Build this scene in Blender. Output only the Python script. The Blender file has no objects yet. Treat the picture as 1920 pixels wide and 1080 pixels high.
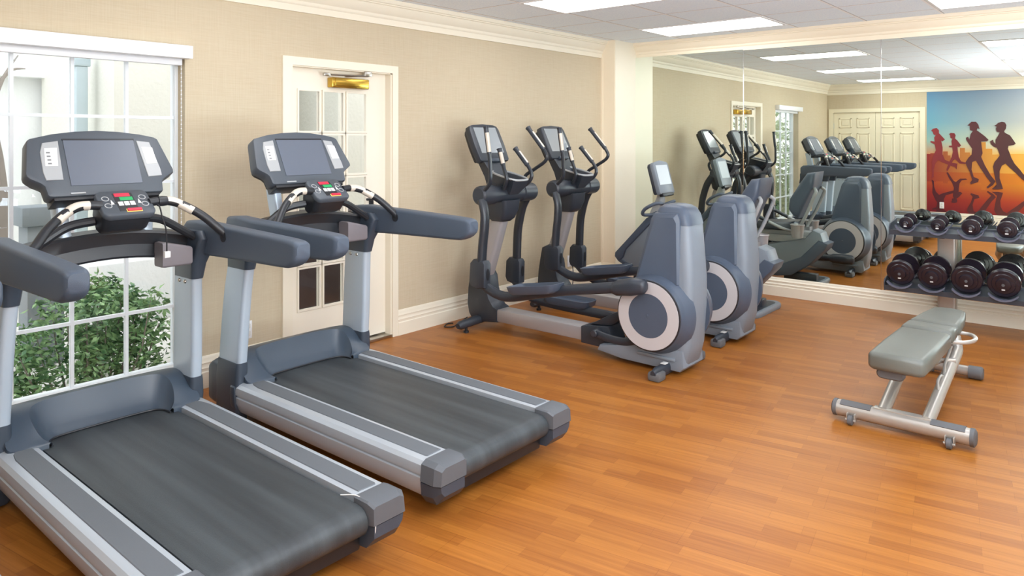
import bpy, bmesh, math, random
from mathutils import Vector, Matrix
random.seed(7)
C = bpy.context.scene.collection
PI = math.pi

# ------------------------------------------------------------------ materials
def lin(c):
    return tuple(((v/255)/12.92 if v/255 <= .04045 else ((v/255+.055)/1.055)**2.4) for v in c) + (1.0,)

def new_mat(name):
    m = bpy.data.materials.new(name); m.use_nodes = True
    nt = m.node_tree
    return m, nt, nt.nodes['Principled BSDF']

def pm(name, col, rough=.5, metal=0.0, var=.06, vscale=6.0, bump=0.0, bscale=200.0, spec=.5, coat=0.0):
    """painted / plastic / metal surface with a little mottling and optional fine grain"""
    m, nt, b = new_mat(name)
    b.inputs['Roughness'].default_value = rough
    b.inputs['Metallic'].default_value = metal
    b.inputs['Specular IOR Level'].default_value = spec
    b.inputs['Coat Weight'].default_value = coat
    c = lin(col)
    tc = nt.nodes.new('ShaderNodeTexCoord')
    n = nt.nodes.new('ShaderNodeTexNoise'); n.inputs['Scale'].default_value = vscale; n.inputs['Detail'].default_value = 3
    nt.links.new(tc.outputs['Object'], n.inputs['Vector'])
    r = nt.nodes.new('ShaderNodeMix'); r.data_type = 'RGBA'
    r.inputs[6].default_value = tuple(v*(1-var) for v in c[:3])+(1,)
    r.inputs[7].default_value = tuple(min(1, v*(1+var)) for v in c[:3])+(1,)
    nt.links.new(n.outputs['Fac'], r.inputs[0]); nt.links.new(r.outputs[2], b.inputs['Base Color'])
    if bump:
        n2 = nt.nodes.new('ShaderNodeTexNoise'); n2.inputs['Scale'].default_value = bscale; n2.inputs['Detail'].default_value = 2
        nt.links.new(tc.outputs['Object'], n2.inputs['Vector'])
        bp = nt.nodes.new('ShaderNodeBump'); bp.inputs['Strength'].default_value = bump; bp.inputs['Distance'].default_value = .002
        nt.links.new(n2.outputs['Fac'], bp.inputs['Height']); nt.links.new(bp.outputs['Normal'], b.inputs['Normal'])
    return m

def emit(name, col, s):
    m = bpy.data.materials.new(name); m.use_nodes = True; nt = m.node_tree
    nt.nodes.clear(); o = nt.nodes.new('ShaderNodeOutputMaterial'); e = nt.nodes.new('ShaderNodeEmission')
    e.inputs[0].default_value = col+(1,); e.inputs[1].default_value = s
    nt.links.new(e.outputs[0], o.inputs[0]); return m

def math_node(nt, op, a, b=None, c=None):
    n = nt.nodes.new('ShaderNodeMath'); n.operation = op
    for i, v in enumerate((a, b, c)):
        if v is None: continue
        if isinstance(v, (int, float)): n.inputs[i].default_value = v
        else: nt.links.new(v, n.inputs[i])
    return n.outputs[0]

def wallpaper(name, col, col2):
    m, nt, b = new_mat(name)
    b.inputs['Roughness'].default_value = .75; b.inputs['Specular IOR Level'].default_value = .2
    tc = nt.nodes.new('ShaderNodeTexCoord')
    outs = []
    for sc in ((9, 9, 220), (220, 220, 5)):
        mp = nt.nodes.new('ShaderNodeMapping'); mp.inputs['Scale'].default_value = sc
        nt.links.new(tc.outputs['Object'], mp.inputs['Vector'])
        n = nt.nodes.new('ShaderNodeTexNoise'); n.inputs['Scale'].default_value = 1; n.inputs['Detail'].default_value = 3
        nt.links.new(mp.outputs[0], n.inputs['Vector']); outs.append(n.outputs['Fac'])
    f = math_node(nt, 'MULTIPLY', math_node(nt, 'ADD', outs[0], outs[1]), .5)
    r = nt.nodes.new('ShaderNodeValToRGB')
    r.color_ramp.elements[0].position = .36; r.color_ramp.elements[0].color = lin(col2)
    r.color_ramp.elements[1].position = .62; r.color_ramp.elements[1].color = lin(col)
    nt.links.new(f, r.inputs[0]); nt.links.new(r.outputs[0], b.inputs['Base Color'])
    return m

def floor_mat():
    m, nt, b = new_mat('wood_laminate')
    tc = nt.nodes.new('ShaderNodeTexCoord')
    mp = nt.nodes.new('ShaderNodeMapping'); mp.inputs['Rotation'].default_value = (0, 0, math.radians(-99))
    nt.links.new(tc.outputs['Object'], mp.inputs['Vector'])
    def brick(w, h, off, c1, c2, mortar):
        bk = nt.nodes.new('ShaderNodeTexBrick'); bk.offset = .37; bk.offset_frequency = 2
        bk.inputs['Scale'].default_value = 1; bk.inputs['Brick Width'].default_value = w; bk.inputs['Row Height'].default_value = h
        bk.inputs['Mortar Size'].default_value = mortar; bk.inputs['Bias'].default_value = 0
        bk.inputs['Color1'].default_value = lin(c1); bk.inputs['Color2'].default_value = lin(c2); bk.inputs['Mortar'].default_value = lin((120, 66, 26))
        mo = nt.nodes.new('ShaderNodeMapping'); mo.inputs['Location'].default_value = off
        nt.links.new(mp.outputs[0], mo.inputs['Vector']); nt.links.new(mo.outputs[0], bk.inputs['Vector']); return bk
    b1 = brick(.37, .064, (.1, .02, 0), (176, 113, 48), (144, 84, 34), .0006)
    b2 = brick(1.2, .192, (.3, .02, 0), (170, 109, 48), (158, 97, 41), .0011)
    mx = nt.nodes.new('ShaderNodeMix'); mx.data_type = 'RGBA'; mx.inputs[0].default_value = .38
    nt.links.new(b1.outputs['Color'], mx.inputs[6]); nt.links.new(b2.outputs['Color'], mx.inputs[7])
    g = nt.nodes.new('ShaderNodeMapping'); g.inputs['Scale'].default_value = (2.2, 70, 1)
    nt.links.new(mp.outputs[0], g.inputs['Vector'])
    n = nt.nodes.new('ShaderNodeTexNoise'); n.inputs['Scale'].default_value = 1; n.inputs['Detail'].default_value = 6; n.inputs['Roughness'].default_value = .62
    nt.links.new(g.outputs[0], n.inputs['Vector'])
    rr = nt.nodes.new('ShaderNodeValToRGB')
    rr.color_ramp.elements[0].position = .32; rr.color_ramp.elements[0].color = (.74, .66, .56, 1)
    rr.color_ramp.elements[1].position = .68; rr.color_ramp.elements[1].color = (1.1, 1.1, 1.08, 1)
    nt.links.new(n.outputs['Fac'], rr.inputs[0])
    mu = nt.nodes.new('ShaderNodeMix'); mu.data_type = 'RGBA'; mu.blend_type = 'MULTIPLY'; mu.inputs[0].default_value = .8
    nt.links.new(mx.outputs[2], mu.inputs[6]); nt.links.new(rr.outputs[0], mu.inputs[7])
    nt.links.new(mu.outputs[2], b.inputs['Base Color'])
    b.inputs['Roughness'].default_value = .33; b.inputs['Specular IOR Level'].default_value = .24
    return m

def ceiling_mat():
    m, nt, b = new_mat('acoustic_tile')
    b.inputs['Roughness'].default_value = .9; b.inputs['Specular IOR Level'].default_value = .1
    tc = nt.nodes.new('ShaderNodeTexCoord'); sp = nt.nodes.new('ShaderNodeSeparateXYZ')
    nt.links.new(tc.outputs['Object'], sp.inputs[0])
    def line(sock, off, wid):
        f = math_node(nt, 'FRACT', math_node(nt, 'DIVIDE', math_node(nt, 'SUBTRACT', sock, off-61), .61))
        d = math_node(nt, 'ABSOLUTE', math_node(nt, 'SUBTRACT', f, .5))
        return math_node(nt, 'GREATER_THAN', d, .5-wid/.61)
    lw = math_node(nt, 'MAXIMUM', line(sp.outputs[0], 6.22, .009), line(sp.outputs[1], 2.41, .009))
    ld = math_node(nt, 'MAXIMUM', line(sp.outputs[0], 6.207, .005), line(sp.outputs[1], 2.397, .005))
    n = nt.nodes.new('ShaderNodeTexNoise'); n.inputs['Scale'].default_value = 90; n.inputs['Detail'].default_value = 4
    nt.links.new(tc.outputs['Object'], n.inputs['Vector'])
    r = nt.nodes.new('ShaderNodeValToRGB')
    r.color_ramp.elements[0].position = .35; r.color_ramp.elements[0].color = lin((230, 238, 250))
    r.color_ramp.elements[1].position = .6; r.color_ramp.elements[1].color = lin((243, 249, 255))
    nt.links.new(n.outputs['Fac'], r.inputs[0])
    m1 = nt.nodes.new('ShaderNodeMix'); m1.data_type = 'RGBA'; nt.links.new(ld, m1.inputs[0]); nt.links.new(r.outputs[0], m1.inputs[6]); m1.inputs[7].default_value = lin((186, 184, 188))
    m2 = nt.nodes.new('ShaderNodeMix'); m2.data_type = 'RGBA'; nt.links.new(lw, m2.inputs[0]); nt.links.new(m1.outputs[2], m2.inputs[6]); m2.inputs[7].default_value = lin((246, 243, 242))
    nt.links.new(m2.outputs[2], b.inputs['Base Color'])
    return m

def glass_mat(name, tint=(1, 1, 1), refl=.5):
    m = bpy.data.materials.new(name); m.use_nodes = True; nt = m.node_tree; nt.nodes.clear()
    o = nt.nodes.new('ShaderNodeOutputMaterial'); mix = nt.nodes.new('ShaderNodeMixShader')
    t = nt.nodes.new('ShaderNodeBsdfTransparent'); t.inputs[0].default_value = tint+(1,)
    g = nt.nodes.new('ShaderNodeBsdfGlossy'); g.inputs['Roughness'].default_value = .02
    fr = nt.nodes.new('ShaderNodeFresnel'); fr.inputs[0].default_value = 1.45
    f = math_node(nt, 'MULTIPLY', fr.outputs[0], refl)
    nt.links.new(f, mix.inputs[0]); nt.links.new(t.outputs[0], mix.inputs[1]); nt.links.new(g.outputs[0], mix.inputs[2])
    nt.links.new(mix.outputs[0], o.inputs[0]); return m

def mirror_mat():
    m, nt, b = new_mat('mirror_glass')
    b.inputs['Base Color'].default_value = (.86, .92, .85, 1); b.inputs['Metallic'].default_value = 1; b.inputs['Roughness'].default_value = 0.0
    return m

def belt_mat():
    m, nt, b = new_mat('treadmill_belt_rubber')
    b.inputs['Roughness'].default_value = .42; b.inputs['Specular IOR Level'].default_value = .45
    tc = nt.nodes.new('ShaderNodeTexCoord')
    mp = nt.nodes.new('ShaderNodeMapping'); mp.inputs['Scale'].default_value = (14, .45, .5)
    nt.links.new(tc.outputs['Object'], mp.inputs['Vector'])
    n = nt.nodes.new('ShaderNodeTexNoise'); n.inputs['Scale'].default_value = 1; n.inputs['Detail'].default_value = 5
    nt.links.new(mp.outputs[0], n.inputs['Vector'])
    r = nt.nodes.new('ShaderNodeValToRGB')
    r.color_ramp.elements[0].position = .35; r.color_ramp.elements[0].color = lin((46, 50, 54))
    r.color_ramp.elements[1].position = .7; r.color_ramp.elements[1].color = lin((70, 76, 80))
    nt.links.new(n.outputs['Fac'], r.inputs[0]); nt.links.new(r.outputs[0], b.inputs['Base Color'])
    n2 = nt.nodes.new('ShaderNodeTexNoise'); n2.inputs['Scale'].default_value = 420
    nt.links.new(tc.outputs['Object'], n2.inputs['Vector'])
    bp = nt.nodes.new('ShaderNodeBump'); bp.inputs['Strength'].default_value = .5; bp.inputs['Distance'].default_value = .002
    nt.links.new(n2.outputs['Fac'], bp.inputs['Height']); nt.links.new(bp.outputs['Normal'], b.inputs['Normal'])
    return m

def mural_mat():
    m, nt, b = new_mat('sunset_print')
    b.inputs['Roughness'].default_value = .6; b.inputs['Specular IOR Level'].default_value = .2
    tc = nt.nodes.new('ShaderNodeTexCoord'); sp = nt.nodes.new('ShaderNodeSeparateXYZ'); nt.links.new(tc.outputs['Object'], sp.inputs[0])
    zf = nt.nodes.new('ShaderNodeMapRange'); zf.inputs[1].default_value = .12; zf.inputs[2].default_value = 2.42
    nt.links.new(sp.outputs[2], zf.inputs[0])
    yf = nt.nodes.new('ShaderNodeMapRange'); yf.inputs[1].default_value = 2.63; yf.inputs[2].default_value = .9
    nt.links.new(sp.outputs[1], yf.inputs[0])
    def ramp(stops):
        r = nt.nodes.new('ShaderNodeValToRGB'); e = r.color_ramp.elements
        while len(e) < len(stops): e.new(.5)
        for i, (p, c) in enumerate(stops): e[i].position = p; e[i].color = lin(c)
        nt.links.new(zf.outputs[0], r.inputs[0]); return r
    L = ramp([(0, (110, 34, 48)), (.2, (165, 52, 50)), (.33, (196, 92, 50)), (.36, (120, 40, 52)), (.5, (205, 150, 110)), (.6, (150, 185, 175)), (.75, (110, 165, 185)), (1, (96, 136, 170))])
    R = ramp([(0, (130, 40, 52)), (.14, (190, 80, 50)), (.28, (226, 150, 50)), (.36, (240, 172, 62)), (.5, (246, 206, 110)), (.58, (236, 226, 190)), (.75, (190, 186, 180)), (1, (158, 166, 178))])
    mx = nt.nodes.new('ShaderNodeMix'); mx.data_type = 'RGBA'
    nt.links.new(yf.outputs[0], mx.inputs[0]); nt.links.new(L.outputs[0], mx.inputs[6]); nt.links.new(R.outputs[0], mx.inputs[7])
    nt.links.new(mx.outputs[2], b.inputs['Base Color']); return m

def ramp_y(name, c0, c1, y0, y1, z0=None, z1=None, rough=.6):
    m, nt, b = new_mat(name); b.inputs['Roughness'].default_value = rough; b.inputs['Specular IOR Level'].default_value = .2
    tc = nt.nodes.new('ShaderNodeTexCoord'); sp = nt.nodes.new('ShaderNodeSeparateXYZ'); nt.links.new(tc.outputs['Object'], sp.inputs[0])
    f = nt.nodes.new('ShaderNodeMapRange'); f.inputs[1].default_value = y0; f.inputs[2].default_value = y1
    nt.links.new(sp.outputs[1], f.inputs[0])
    mx = nt.nodes.new('ShaderNodeMix'); mx.data_type = 'RGBA'; nt.links.new(f.outputs[0], mx.inputs[0])
    mx.inputs[6].default_value = lin(c0); mx.inputs[7].default_value = lin(c1)
    nt.links.new(mx.outputs[2], b.inputs['Base Color']); return m

def stucco(name, col):
    m = pm(name, col, .9, var=.03, vscale=3, bump=.4, bscale=26, spec=.1)
    m.node_tree.nodes['Bump'].inputs['Distance'].default_value = .012
    return m

def leaf_mat(name, a, b_):
    m, nt, b = new_mat(name); b.inputs['Roughness'].default_value = .45
    oi = nt.nodes.new('ShaderNodeTexCoord'); n = nt.nodes.new('ShaderNodeTexNoise'); n.inputs['Scale'].default_value = 16; n.inputs['Detail'].default_value = 1
    nt.links.new(oi.outputs['Object'], n.inputs['Vector'])
    r = nt.nodes.new('ShaderNodeValToRGB'); r.color_ramp.elements[0].position = .35; r.color_ramp.elements[1].position = .65
    r.color_ramp.elements[0].color = lin(a); r.color_ramp.elements[1].color = lin(b_)
    nt.links.new(n.outputs['Fac'], r.inputs[0]); nt.links.new(r.outputs[0], b.inputs['Base Color']); return m

M = dict(
 wall=wallpaper('linen_wallpaper', (204, 190, 165), (197, 181, 154)),
 trim=pm('cream_trim_paint', (238, 229, 210), .4, var=.02),
 peach=pm('warm_trim_paint', (250, 236, 212), .45, var=.02),
 door=pm('cream_door_paint', (238, 230, 214), .38, var=.02),
 closet=pm('closet_door_paint', (236, 226, 200), .45, var=.02),
 white=pm('white_metal_paint', (242, 243, 246), .4, var=.01),
 winframe=pm('white_window_vinyl', (232, 236, 240), .4, var=.01),
 floor=floor_mat(), ceil=ceiling_mat(), glass=glass_mat('window_glass', (1, 1, 1), .6), mirror=mirror_mat(),
 tube=emit('fluorescent_diffuser', (.97, .98, 1), 8.2),
 tframe=pm('troffer_frame', (225, 223, 222), .5),
 brass=pm('polished_brass', (196, 160, 72), .22, 1.0, var=.12, vscale=12),
 steel=pm('brushed_steel', (190, 186, 178), .28, 1.0, var=.05),
 chrome=pm('chrome', (215, 215, 215), .12, 1.0, var=.02),
 # treadmills
 tm_dark=pm('treadmill_slate_plastic', (60, 69, 81), .38, var=.05, bump=.15, bscale=500),
 tm_hood=pm('treadmill_hood_plastic', (62, 74, 88), .36, var=.06, bump=.1, bscale=500),
 tm_face=pm('treadmill_console_plastic', (74, 80, 88), .45, var=.05, bump=.12, bscale=600),
 tm_black=pm('treadmill_black_plastic', (33, 35, 40), .4, var=.05),
 tm_silver=pm('treadmill_silver_paint', (182, 189, 197), .32, .25, var=.03),
 tm_post=pm('treadmill_post_paint', (184, 197, 210), .35, .25, var=.03),
 tm_strip=pm('foot_strip_rubber', (98, 103, 109), .62, var=.04, bump=.3, bscale=420),
 tm_cap=pm('treadmill_end_cap_plastic', (88, 92, 98), .5, var=.04, bump=.2, bscale=400),
 tm_vinyl=pm('arm_rest_foam', (72, 83, 98), .5, var=.05, bump=.25, bscale=350),
 belt=belt_mat(),
 screen=pm('dark_screen', (92, 99, 112), .35, var=.02, spec=.6),
 plate=pm('silver_key_panel', (164, 166, 168), .4, .1, var=.03),
 paper=pm('white_sticker', (222, 221, 218), .6, var=.02),
 ink=pm('grey_ink', (120, 122, 124), .6), red=pm('red_key', (214, 44, 70), .4), green=pm('green_key', (34, 158, 92), .4),
 yellow=pm('yellow_rim', (236, 208, 110), .4), pinkgrey=pm('cup_holder_plastic', (122, 116, 120), .5),
 # ellipticals and bike
 el_panel=pm('elliptical_slate_plastic', (76, 86, 102), .4, var=.05, bump=.12, bscale=500),
 el_shell=pm('elliptical_grey_plastic', (124, 132, 142), .42, var=.04, bump=.12, bscale=500),
 el_dark=pm('elliptical_charcoal_plastic', (50, 55, 64), .38, var=.06, bump=.1, bscale=400),
 el_tube=pm('elliptical_black_tube', (44, 48, 55), .3, var=.06),
 el_ring=pm('elliptical_silver_ring', (196, 192, 194), .45, .1, var=.03),
 el_mast=pm('elliptical_mast_paint', (168, 164, 166), .35, .3, var=.03),
 el_screen=pm('elliptical_screen', (150, 156, 160), .1, var=.03, spec=.8),
 bike_screen=pm('bike_screen', (184, 192, 200), .3, var=.02),
 grip=pm('silver_grip_sensor', (212, 202, 188), .35, .15, var=.02),
 vinyl=pm('bench_vinyl', (101, 102, 95), .36, var=.05, bump=.2, bscale=300),
 bench_metal=pm('bench_silver_paint', (182, 176, 168), .3, .45, var=.03),
 rubber=pm('grey_rubber', (96, 96, 98), .6, var=.05),
 rack=pm('rack_blue_grey_paint', (70, 75, 84), .45, .2, var=.05),
 saddle=pm('rack_saddle_plastic', (96, 98, 114), .5, var=.04),
 iron=pm('black_dumbbell_enamel', (36, 29, 38), .25, var=.1, spec=.6),
 # outside
 stucco=stucco('white_stucco', (236, 238, 238)), stucco2=stucco('beige_stucco', (220, 219, 210)),
 paving=pm('pale_paving', (214, 212, 206), .8, var=.08, vscale=2, bump=.3, bscale=60),
 leaf=leaf_mat('shrub_leaves', (64, 108, 66), (150, 186, 128)), leaf2=leaf_mat('shrub_leaves_pale', (96, 140, 104), (170, 200, 158)), bark=pm('bark', (138, 130, 122), .85, var=.15, bump=.5, bscale=40),
 pipe=pm('grey_downspout', (176, 192, 198), .5), darkbox=pm('dark_brown_panel', (62, 48, 48), .7, var=.1), greybox=pm('grey_post_paint', (124, 132, 138), .6),
 mural=mural_mat(),
)

# ------------------------------------------------------------------ mesh builder
class MB:
    def __init__(s): s.V = []; s.F = []
    def add(s, V, F):
        o = len(s.V); s.V += [tuple(v) for v in V]; s.F += [tuple(i+o for i in f) for f in F]; return s
    def bm(s, b):
        b.verts.index_update(); s.add([v.co.copy() for v in b.verts], [[v.index for v in f.verts] for f in b.faces]); b.free(); return s
    def box(s, x0, x1, y0, y1, z0, z1, bev=0, seg=2):
        b = bmesh.new(); bmesh.ops.create_cube(b, size=1)
        for v in b.verts:
            v.co = Vector(((x0+x1)/2+v.co.x*(x1-x0), (y0+y1)/2+v.co.y*(y1-y0), (z0+z1)/2+v.co.z*(z1-z0)))
        if bev: bmesh.ops.bevel(b, geom=b.edges[:], offset=bev, segments=seg, profile=.5, affect='EDGES')
        return s.bm(b)
    def prism(s, poly, ax, a0, a1, bev=0, seg=2):
        b = bmesh.new()
        def P(u, v, a): return {'x': (a, u, v), 'y': (u, a, v), 'z': (u, v, a)}[ax]
        lo = [b.verts.new(P(u, v, a0)) for u, v in poly]; hi = [b.verts.new(P(u, v, a1)) for u, v in poly]
        n = len(poly); caps = [b.faces.new(lo[::-1]), b.faces.new(hi)]
        for i in range(n): b.faces.new((lo[i], lo[(i+1) % n], hi[(i+1) % n], hi[i]))
        bmesh.ops.recalc_face_normals(b, faces=b.faces)
        if bev:
            ed = list({e for f in caps for e in f.edges})
            bmesh.ops.bevel(b, geom=ed, offset=bev, segments=seg, profile=.5, affect='EDGES')
        bmesh.ops.triangulate(b, faces=[f for f in b.faces if len(f.verts) > 4])
        return s.bm(b)
    def loft(s, secs, caps=True, closed=True):
        n = len(secs[0]); V = [p for q in secs for p in q]; F = []
        for k in range(len(secs)-1):
            for i in range(n if closed else n-1):
                j = (i+1) % n; F.append((k*n+i, k*n+j, (k+1)*n+j, (k+1)*n+i))
        if caps: F.append(tuple(range(n))[::-1]); F.append(tuple((len(secs)-1)*n+i for i in range(n)))
        return s.add(V, F)
    def tube(s, pts, r, n=10, sub=0, flat=1.0, caps=True):
        P = [Vector(p) for p in pts]
        rs = list(r) if isinstance(r, (list, tuple)) else [r]*len(P)
        if sub:
            Q = []; RR = []
            for i in range(len(P)-1):
                p0 = P[max(0, i-1)]; p1 = P[i]; p2 = P[i+1]; p3 = P[min(len(P)-1, i+2)]
                for k in range(sub):
                    t = k/sub
                    Q.append(.5*((2*p1)+(p2-p0)*t+(2*p0-5*p1+4*p2-p3)*t*t+(3*p1-p0-3*p2+p3)*t**3)); RR.append(rs[i]*(1-t)+rs[i+1]*t)
            Q.append(P[-1]); RR.append(rs[-1]); P = Q; rs = RR
        T = [(P[min(i+1, len(P)-1)]-P[max(i-1, 0)]).normalized() for i in range(len(P))]
        up = Vector((0, 0, 1)) if abs(T[0].z) < .9 else Vector((1, 0, 0))
        N = (up-T[0]*up.dot(T[0])).normalized(); secs = []
        for i, p in enumerate(P):
            N = (N-T[i]*N.dot(T[i])).normalized(); B = T[i].cross(N)
            secs.append([p+(N*math.cos(2*PI*k/n)+B*math.sin(2*PI*k/n)*flat)*rs[i] for k in range(n)])
        return s.loft(secs, caps)
    def lathe(s, prof, ax, c, n=32, caps=True):
        """prof: list of (radius, height along axis)"""
        secs = []
        for r, h in prof:
            q = []
            for k in range(n):
                a = 2*PI*k/n; u, v = r*math.cos(a), r*math.sin(a)
                q.append({'x': (c[0]+h, c[1]+u, c[2]+v), 'y': (c[0]+u, c[1]+h, c[2]+v), 'z': (c[0]+u, c[1]+v, c[2]+h)}[ax])
            secs.append(q)
        return s.loft(secs, caps)
    def ball(s, c, r, sx=1, sy=1, sz=1):
        b = bmesh.new(); bmesh.ops.create_uvsphere(b, u_segments=16, v_segments=10, radius=r)
        for v in b.verts: v.co = Vector((c[0]+v.co.x*sx, c[1]+v.co.y*sy, c[2]+v.co.z*sz))
        return s.bm(b)
    def xform(s, mat):
        s.V = [tuple(mat @ Vector(v)) for v in s.V]; return s
    def skew(s):      # follow the mirror wall, which is not quite square to the left wall
        s.V = [(v[0]-.0107*v[1], v[1], v[2]) for v in s.V]; return s
    def obj(s, name, mat, parent=None, ang=35, loc=None):
        me = bpy.data.meshes.new(name)
        b = bmesh.new(); vs = [b.verts.new(v) for v in s.V]
        for f in s.F:
            try: b.faces.new([vs[i] for i in f])
            except ValueError: pass
        bmesh.ops.recalc_face_normals(b, faces=b.faces)
        b.to_mesh(me); b.free()
        me.polygons.foreach_set('use_smooth', [True]*len(me.polygons))
        me.set_sharp_from_angle(angle=math.radians(ang))
        me.materials.append(M[mat] if isinstance(mat, str) else mat)
        o = bpy.data.objects.new(name, me); C.objects.link(o)
        if parent: o.parent = parent
        if loc: o.location = loc
        return o

def rsec(w, h, r, n=4):
    """rounded rectangle outline centred on 0"""
    out = []; r = min(r, w/2-1e-4, h/2-1e-4)
    for cx, cy, a0 in ((w/2-r, h/2-r, 0), (-w/2+r, h/2-r, 90), (-w/2+r, -h/2+r, 180), (w/2-r, -h/2+r, 270)):
        for k in range(n+1):
            a = math.radians(a0+90*k/n); out.append((cx+r*math.cos(a), cy+r*math.sin(a)))
    return out
def sec_x(x, yc, zc, w, h, r, n=4): return [(x, yc+u, zc+v) for u, v in rsec(w, h, r, n)]
def sec_y(y, xc, zc, w, h, r, n=4): return [(xc+u, y, zc+v) for u, v in rsec(w, h, r, n)]
def sec_z(z, xc, yc, w, h, r, n=4): return [(xc+u, yc+v, z) for u, v in rsec(w, h, r, n)]

def thing(name, label, cat, loc=(0, 0, 0), rz=0, group=None):
    o = bpy.data.objects.new(name, None); C.objects.link(o); o.empty_display_size = .1
    o.location = loc; o.rotation_euler = (0, 0, rz); o['label'] = label; o['category'] = cat
    if group: o['group'] = group
    return o
def tag(o, label, cat, group=None):
    o['label'] = label; o['category'] = cat
    if group: o['group'] = group
    return o
def struct(o): o['kind'] = 'structure'; return o
def dup(root, loc, label, rz=None):
    def rec(o, par):
        c = o.copy(); C.objects.link(c); c.parent = par
        for ch in list(o.children): rec(ch, c)
        return c
    r = rec(root, None); r.location = loc; r['label'] = label
    if rz is not None: r.rotation_euler = (0, 0, rz)
    return r

# ------------------------------------------------------------------ room shell
YL, XB, YR, ZC = 4.39, -.902, -2.6, 2.62
MX = 7.2089                                  # mirror plane at y = 0 (skewed by -.0107 y)
W0, W1, WZ0, WZ1 = .90, 2.10, .13, 2.07      # window opening
D0, D1, DZ = 2.83, 3.745, 2.068              # door opening
struct(MB().box(XB-.3, 7.6, YR-.2, 4.55, -.1, 0).obj('floor', 'floor'))
struct(MB().box(XB-.3, 7.6, YR-.2, 4.55, ZC, ZC+.1).obj('ceiling', 'ceil'))
w = MB()
for x0, x1, z0, z1 in ((XB-.3, W0, 0, ZC), (W0, W1, 0, WZ0), (W0, W1, WZ1, ZC), (W1, D0, 0, ZC), (D0, D1, DZ, ZC), (D1, 7.6, 0, ZC)):
    w.box(x0, x1, YL, 4.55, z0, z1)
struct(w.obj('wall_left', 'wall'))
# back wall (seen in the mirror) with the closet opening
CY0, CY1, CZ = 2.74, 4.27, 2.06
w = MB()
for y0, y1, z0, z1 in ((YR-.2, CY0, 0, ZC), (CY0, CY1, CZ, ZC), (CY1, YL, 0, ZC)):
    w.box(XB-.15, XB, y0, y1, z0, z1)
struct(w.obj('wall_back', 'wall'))
struct(MB().box(XB-.3, 7.6, YR-.15, YR, 0, ZC).obj('wall_right', 'wall'))
struct(MB().box(MX+.012, MX+.3, YR-.1, YL+.1, 0, ZC).skew().obj('wall_front', 'wall'))

# mirror panels, thin seams between
edges = [4.215, 2.969, 1.687, .405, -.877, -2.159, YR]
mirror = thing('wall_mirror', 'floor to ceiling frameless mirror in tall panels filling the far wall', 'mirror', (0, 0, 0))
for i in range(len(edges)-1):
    y1, y0 = edges[i], edges[i+1]
    b = MB()
    if i == 0:
        c1, s1 = 7.239, .0226
        V = []
        for yy in (y0+.0015, y1):
            for zz in (.17, 2.46):
                V += [(c1-s1*yy, yy, zz), (MX-.0107*yy+.02, yy, zz)]
        b.add(V, [(0, 2, 6, 4), (1, 3, 7, 5), (0, 1, 3, 2), (4, 5, 7, 6), (0, 1, 5, 4), (2, 3, 7, 6)])
    else:
        b.box(MX, MX+.008, y0+.0015, y1-.0015, .17, 2.46).skew()
    b.obj('mirror_panel', 'mirror', mirror, 10)
for yy in edges[1:-1]:
    MB().box(MX-.003, MX+.001, yy-.003, yy+.003, .178, 2.452).skew().obj('mirror_joint', 'chrome', mirror)

# baseboards: stepped profile (offset from wall, height)
BP = [(0, 0), (.024, 0), (.024, .098), (.019, .104), (.019, .118), (.022, .124), (.016, .134), (.016, .15), (.019, .156), (.012, .172), (.012, .18), (.006, .195), (0, .197)]
def base_left(x0, x1): return [(x0, x1)]
b = MB()
for x0, x1 in ((XB, W0-.0), (W0, W1), (W1, 2.764), (3.79, 6.717)):
    z = [(YL-o, min(h, .128) if (x0, x1) == (W0, W1) else h) for o, h in BP]
    b.prism(z, 'x', x0, x1)
struct(b.obj('baseboard_left', 'trim'))
b = MB()
b.prism([(MX+.014-o*1.55-.004, h*.93) for o, h in BP], 'y', YR, 4.215).skew()
struct(b.obj('baseboard_front', 'trim'))
b = MB()
for y0, y1 in ((YR, 2.654),): b.prism([(XB+o, h) for o, h in BP], 'y', y0, y1)
struct(b.obj('baseboard_back', 'trim'))
struct(MB().prism([(YR+o, h) for o, h in BP], 'x', XB, 7.2).obj('baseboard_right', 'trim'))
# crown mouldings
CP = [(0, 0), (.014, 0), (.014, .045), (.02, .05), (.024, .06), (.024, .075), (.034, .085), (.05, .105), (.06, .128), (.064, .14), (.074, .143), (.074, .152), (.082, .156), (.088, .17), (.088, .188), (0, .188)]
struct(MB().prism([(YL-o, 2.433+h) for o, h in CP], 'x', XB, 6.717).obj('trim_1', 'trim'))
struct(MB().prism([(MX+.012-o, 2.452+h*.895) for o, h in CP], 'y', YR, 4.215).skew().obj('trim_2', 'peach'))
struct(MB().prism([(XB+o, 2.415+h*1.09) for o, h in CP], 'y', YR, YL).obj('trim_3', 'trim'))
struct(MB().prism([(YR+o, 2.433+h) for o, h in CP], 'x', XB, 7.2).obj('trim_4', 'trim'))
# corner pilaster between left wall and mirror
b = MB().box(6.717, 7.3, 4.215, YL, 0, ZC).box(6.709, 6.717, 4.365, YL, .0, 2.45)
b.prism([(6.717-o*.5, h) for o, h in BP], 'y', 4.215, YL)
struct(b.obj('trim_5', 'peach'))
struct(MB().box(6.722, 7.2, 4.209, 4.215, 0, ZC).obj('trim_6', 'trim'))

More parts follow.
